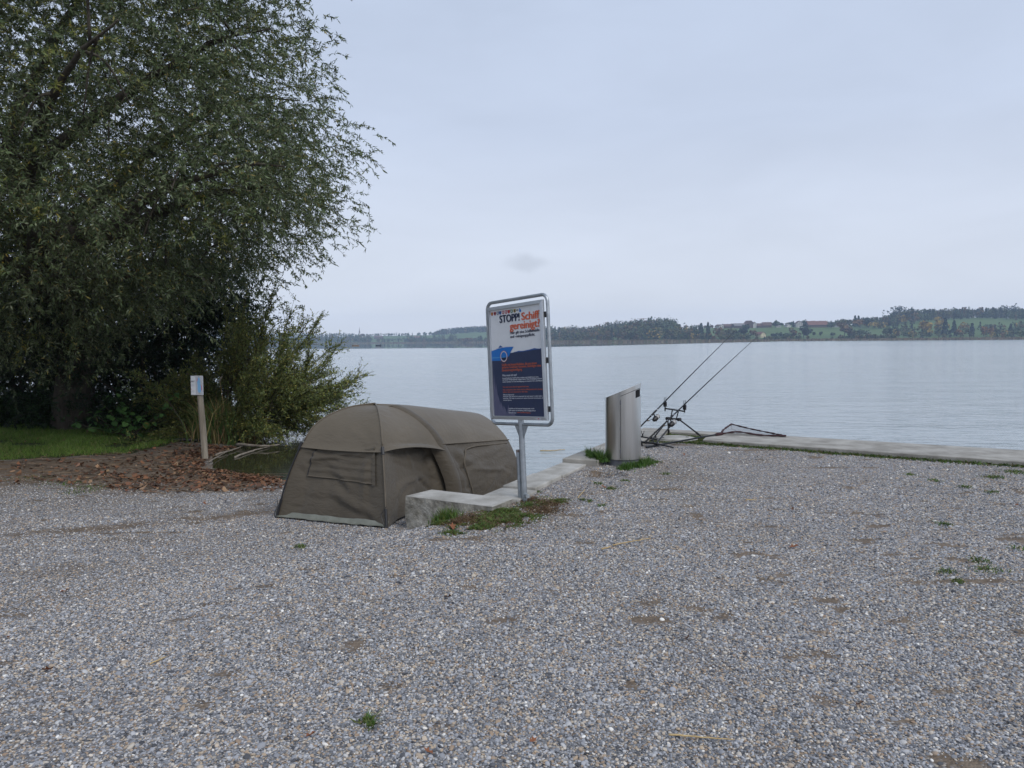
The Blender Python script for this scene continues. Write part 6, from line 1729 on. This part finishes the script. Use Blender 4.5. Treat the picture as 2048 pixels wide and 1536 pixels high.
# ---- houses
M_wallw = surf('house_wall_white', (0.52, 0.51, 0.48), rough=0.9); M_wally = surf('house_wall_cream', (0.62, 0.55, 0.36), rough=0.9)
M_wallb = surf('barn_wall_wood', (0.07, 0.05, 0.04), (0.11, 0.08, 0.06), 0.5, 0.9); M_roofr = surf('roof_red_tile', (0.145, 0.07, 0.052), (0.19, 0.098, 0.072), 0.4, 0.9)
M_roofb = surf('roof_brown_tile', (0.09, 0.055, 0.045), (0.13, 0.08, 0.065), 0.4, 0.9); M_roofg = surf('roof_grey', (0.16, 0.15, 0.15), (0.21, 0.2, 0.2), 0.4, 0.9); M_win = surf('window_dark', (0.02, 0.022, 0.028), rough=0.3)
M_timber = surf('timber_dark', (0.06, 0.045, 0.035), rough=0.9)
def house(px, py, wpx, hpx, dep, yaw, wall, roof, label, rh=0.45, floors=2, cols=3, gable=True, cat='house', chim=True, timber=False):
    """wpx wide and hpx high in the photograph; gable turned to the camera or eaves"""
    b = hill_hit(px, py); k = b[1]/FPX
    w, h = wpx*k, hpx*k
    T = thing('house' if cat == 'house' else cat, tuple(b), label, cat)
    eh = h*(1-rh)
    Rz = Matrix.Rotation(yaw, 3, 'Z')
    def q(x, y, z): return Vector(b) + Rz @ Vector((x, y, z))
    hw, hd = w/2, dep/2
    def solid(pts, nm, mat, par=T): return MB().add([q(*p) for p in pts], [(0,3,2,1),(4,5,6,7),(0,1,5,4),(1,2,6,5),(2,3,7,6),(3,0,4,7)]).build(nm, mat, par)
    wl_ = MB()
    if gable:
        wl_.add([q(-hw,-hd,-1), q(hw,-hd,-1), q(hw,hd,-1), q(-hw,hd,-1), q(-hw,-hd,eh), q(hw,-hd,eh), q(hw,hd,eh), q(-hw,hd,eh), q(0,-hd,h-0.1), q(0,hd,h-0.1)], [(0,1,5,8,4), (1,2,6,5), (2,3,7,9,6), (3,0,4,7)])
        o = 0.5
        rf = MB().add([q(-hw-o,-hd-o,eh-0.3), q(0,-hd-o,h), q(0,hd+o,h), q(-hw-o,hd+o,eh-0.3), q(hw+o,-hd-o,eh-0.3), q(hw+o,hd+o,eh-0.3), q(-hw-o,-hd-o,eh-0.05), q(0,-hd-o,h+0.35), q(0,hd+o,h+0.35), q(-hw-o,hd+o,eh-0.05), q(hw+o,-hd-o,eh-0.05), q(hw+o,hd+o,eh-0.05)],
                      [(0,1,2,3), (1,4,5,2), (9,8,7,6), (8,11,10,7), (0,6,7,1), (1,7,10,4), (3,2,8,9), (2,5,11,8), (0,3,9,6), (4,10,11,5)])
    else:
        wl_.add([q(-hw,-hd,-1), q(hw,-hd,-1), q(hw,hd,-1), q(-hw,hd,-1), q(-hw,-hd,eh), q(hw,-hd,eh), q(hw,hd,eh), q(-hw,hd,eh), q(-hw,0,h-0.1), q(hw,0,h-0.1)], [(0,1,5,4), (1,2,6,9,5), (2,3,7,6), (3,0,4,8,7)])
        o = 0.5
        rf = MB().add([q(-hw-o,-hd-o,eh-0.3), q(hw+o,-hd-o,eh-0.3), q(hw+o,0,h), q(-hw-o,0,h), q(-hw-o,hd+o,eh-0.3), q(hw+o,hd+o,eh-0.3), q(-hw-o,-hd-o,eh-0.05), q(hw+o,-hd-o,eh-0.05), q(hw+o,0,h+0.35), q(-hw-o,0,h+0.35), q(-hw-o,hd+o,eh-0.05), q(hw+o,hd+o,eh-0.05)],
                      [(0,3,2,1), (3,4,5,2), (6,7,8,9), (9,8,11,10), (0,1,7,6), (4,10,11,5), (0,6,9,3), (3,9,10,4), (1,2,8,7), (2,5,11,8)])
    wl_.build('wall', wall, T)
    rfo = rf.build('roof', roof, T)
    if chim:
        c = (0.15*w, 0.1*dep, 0)
        if gable: solid([(c[0]+x*0.4, c[1]+y*0.4, z) for z in (eh, h+0.8) for x, y in ((-1,-1),(1,-1),(1,1),(-1,1))], 'chimney', roof, rfo)
        else: solid([(c[0]+x*0.4, c[1]*0+y*0.4, z) for z in (eh, h+0.9) for x, y in ((-1,-1),(1,-1),(1,1),(-1,1))], 'chimney', roof, rfo)
    fh = eh/floors
    for f in range(floors + (1 if gable else 0)):
        nc = cols if f < floors else 1
        for c in range(nc):
            x = (c-(nc-1)/2)*w/(nc+0.3); z = f*fh + fh*0.35
            ww, wh = w/(cols+0.3)*0.20, fh*0.24
            solid([(x+sx*ww, y, z+sz*wh+wh) for y in (-hd-0.06, -hd+0.1) for sx, sz in ((-1,-1),(1,-1),(1,1),(-1,1))], 'window', M_win)
    if timber:
        for f in range(1, floors+1):
            solid([(sx*hw, y, f*fh+sz*0.14) for y in (-hd-0.08, -hd+0.05) for sx, sz in ((-1,-1),(1,-1),(1,1),(-1,1))], 'timber', M_timber)
house(1521, 674.5, 12, 10, 11, 0.35, M_wally, M_roofr, 'cream house with red roof standing near the far shore', 0.42, 2, 3)
house(1440, 651, 13, 7, 16, 0.2, M_wallw, M_roofb, 'white gabled farm building at the left end of the village', 0.3, 1, 3, chim=False)
house(1455, 650.5, 16, 8, 12, 0.0, M_wallb, M_roofb, 'brown barn right of the white gabled farm building', 0.55, 1, 3, gable=False, cat='barn', chim=False)
house(1478, 650.5, 24, 9, 14, 0.05, M_wallb, M_roofg, 'long wooden barn with grey roof in the village', 0.5, 1, 5, gable=False, cat='barn', chim=False)
house(1497, 651.5, 15, 14, 14, 0.3, M_wallb, M_roofb, 'high dark barn with steep brown gable in the village', 0.55, 2, 2, cat='barn', chim=False)
house(1508, 649, 7, 11, 9, 0.0, M_wallw, M_roofg, 'narrow white gabled house right of the high dark barn', 0.4, 3, 2)
house(1519, 649, 12, 8, 10, 0.0, M_wallb, M_roofb, 'low dark brown house right of the narrow white house', 0.6, 1, 3, gable=False)
house(1533, 648.5, 17, 10, 11, -0.1, M_wallb, M_roofb, 'wide brown roofed farmhouse with a chimney in the village', 0.6, 1, 4, gable=False)
house(1556, 650.5, 8, 3.4, 6, 0.0, M_wallw, M_roofg, 'tiny low white shed below the village', 0.35, 1, 2, gable=False, cat='shed', chim=False)
house(1575, 647, 8, 6, 8, 0.2, M_wallw, M_roofg, 'small pale house between the village trees', 0.4, 1, 2)
house(1597, 649, 12, 12, 10, 0.0, M_wallw, M_roofb, 'white half timbered house left of the large red roof', 0.35, 3, 3, timber=True)
house(1633, 648, 38, 12, 16, -0.05, M_wallb, M_roofr, 'very large farmhouse with a wide red tiled roof', 0.62, 1, 7, gable=False)
house(1626, 650, 18, 8, 14, 0.0, M_wallb, M_roofb, 'brown gabled annex in front of the wide red roof', 0.6, 1, 2, chim=False)
house(1671, 649, 9, 2.6, 5, -0.1, M_wallw, M_roofg, 'low white roofed shed right of the wide red roof', 0.5, 1, 3, gable=False, cat='shed', chim=False)
house(757, 667.5, 16, 5, 16, 0.0, M_wallb, M_roofb, 'hazy large roof on the ridge right of the church', 0.6, 1, 3, gable=False, chim=False)
house(835, 669, 14, 4, 14, 0.0, M_wallb, M_roofr, 'hazy reddish roof in the middle of the ridge', 0.6, 1, 3, gable=False, chim=False)
house(968, 664, 10, 3.5, 12, 0.0, M_wallb, M_roofr, 'hazy brown roof on the wooded hill beside the poster stand', 0.6, 1, 2, gable=False, chim=False)
def church():
    b = hill_hit(719, 668); k = b[1]/FPX
    T = thing('church', tuple(b), 'slim hazy church spire rising from the far left ridge', 'church')
    s = 1.6
    MB().box(b + np.array([0, 0, 6*k]), (2*s, 2*s, 12*k)).build('tower', M_wallw, T)
    MB().lathe([(s*1.25, 12*k), (s*0.55, 16*k), (0.15, 23*k)], b, 8).build('spire', M_roofb, T)
    MB().box(b + np.array([7, 1, 2.5*k]), (11, 7, 6*k)).build('nave', M_wallw, T)
    MB().add([b + np.array(p) for p in ((1.2, -3, 5.5*k), (12.8, -3, 5.5*k), (12.8, 5, 5.5*k), (1.2, 5, 5.5*k), (1.2, 1, 8.6*k), (12.8, 1, 8.6*k))], [(0, 1, 5, 4), (2, 3, 4, 5), (1, 2, 5), (3, 0, 4)]).build('nave_roof', M_roofb, T)
church()

# ---- two boats on the calm water
def boat(px, py, lpx, hull, label, cabin):
    p = at_z(px, py, WATER); k = p.y/FPX; L = lpx*k
    T = thing('rowing_boat', p, label, 'boat')
    secs = []
    for t in np.linspace(-1, 1, 13):
        w = 0.8*math.sqrt(max(0.0, 1-abs(t)**2.6))+0.03; sh = 0.42 + 0.28*t*t
        secs.append([(p.x + t*L/2, p.y - w, p.z + sh), (p.x + t*L/2*0.96, p.y - w*0.7, p.z - 0.1), (p.x + t*L/2*0.96, p.y + w*0.7, p.z - 0.1), (p.x + t*L/2, p.y + w, p.z + sh)])
    MB().grid(secs).build('hull', hull, T, smooth=40)
    for x in (-0.25, 0.2):
        MB().box((p.x + x*L, p.y, p.z + 0.32), (0.3, 1.3, 0.05)).build('bench', M_drift, T)
    if cabin:
        MB().box((p.x + 0.33*L, p.y, p.z + 0.6), (0.35, 0.3, 0.55)).build('outboard_motor', M_black, T, bevel=0.05)
    else:
        MB().box((p.x - 0.05*L, p.y, p.z + 0.48), (0.6*L, 0.7, 0.16)).build('tarpaulin', M_straw, T, bevel=0.05)
boat(711, 691.4, 15, surf('boat_wood', (0.16, 0.10, 0.05), (0.24, 0.15, 0.07), 2, 0.7), 'tan wooden boat on the calm water, left of two', False)
boat(757, 691.4, 12, surf('boat_dark', (0.03, 0.035, 0.05), rough=0.7), 'dark boat on the calm water, right of two', True)

# ---- the hazy air over the lake
hb = MB().box((200, 1060, 44.0), (5400, 3160, 94.0)).build('haze', surf('haze_unused', (0.5, 0.5, 0.5)), None)
hb.data.materials.clear()
hm = bpy.data.materials.new('hazy_air'); hm.use_nodes = True
hm.node_tree.nodes.clear()
ho = hm.node_tree.nodes.new('ShaderNodeOutputMaterial'); hv = hm.node_tree.nodes.new('ShaderNodeVolumePrincipled')
hv.inputs['Color'].default_value = (0.62, 0.755, 1.0, 1); hv.inputs['Density'].default_value = 0.0002; hv.inputs['Anisotropy'].default_value = 0.0
hm.node_tree.links.new(hv.outputs[0], ho.inputs['Volume'])
hb.data.materials.append(hm)
tag(hb, kind='stuff')
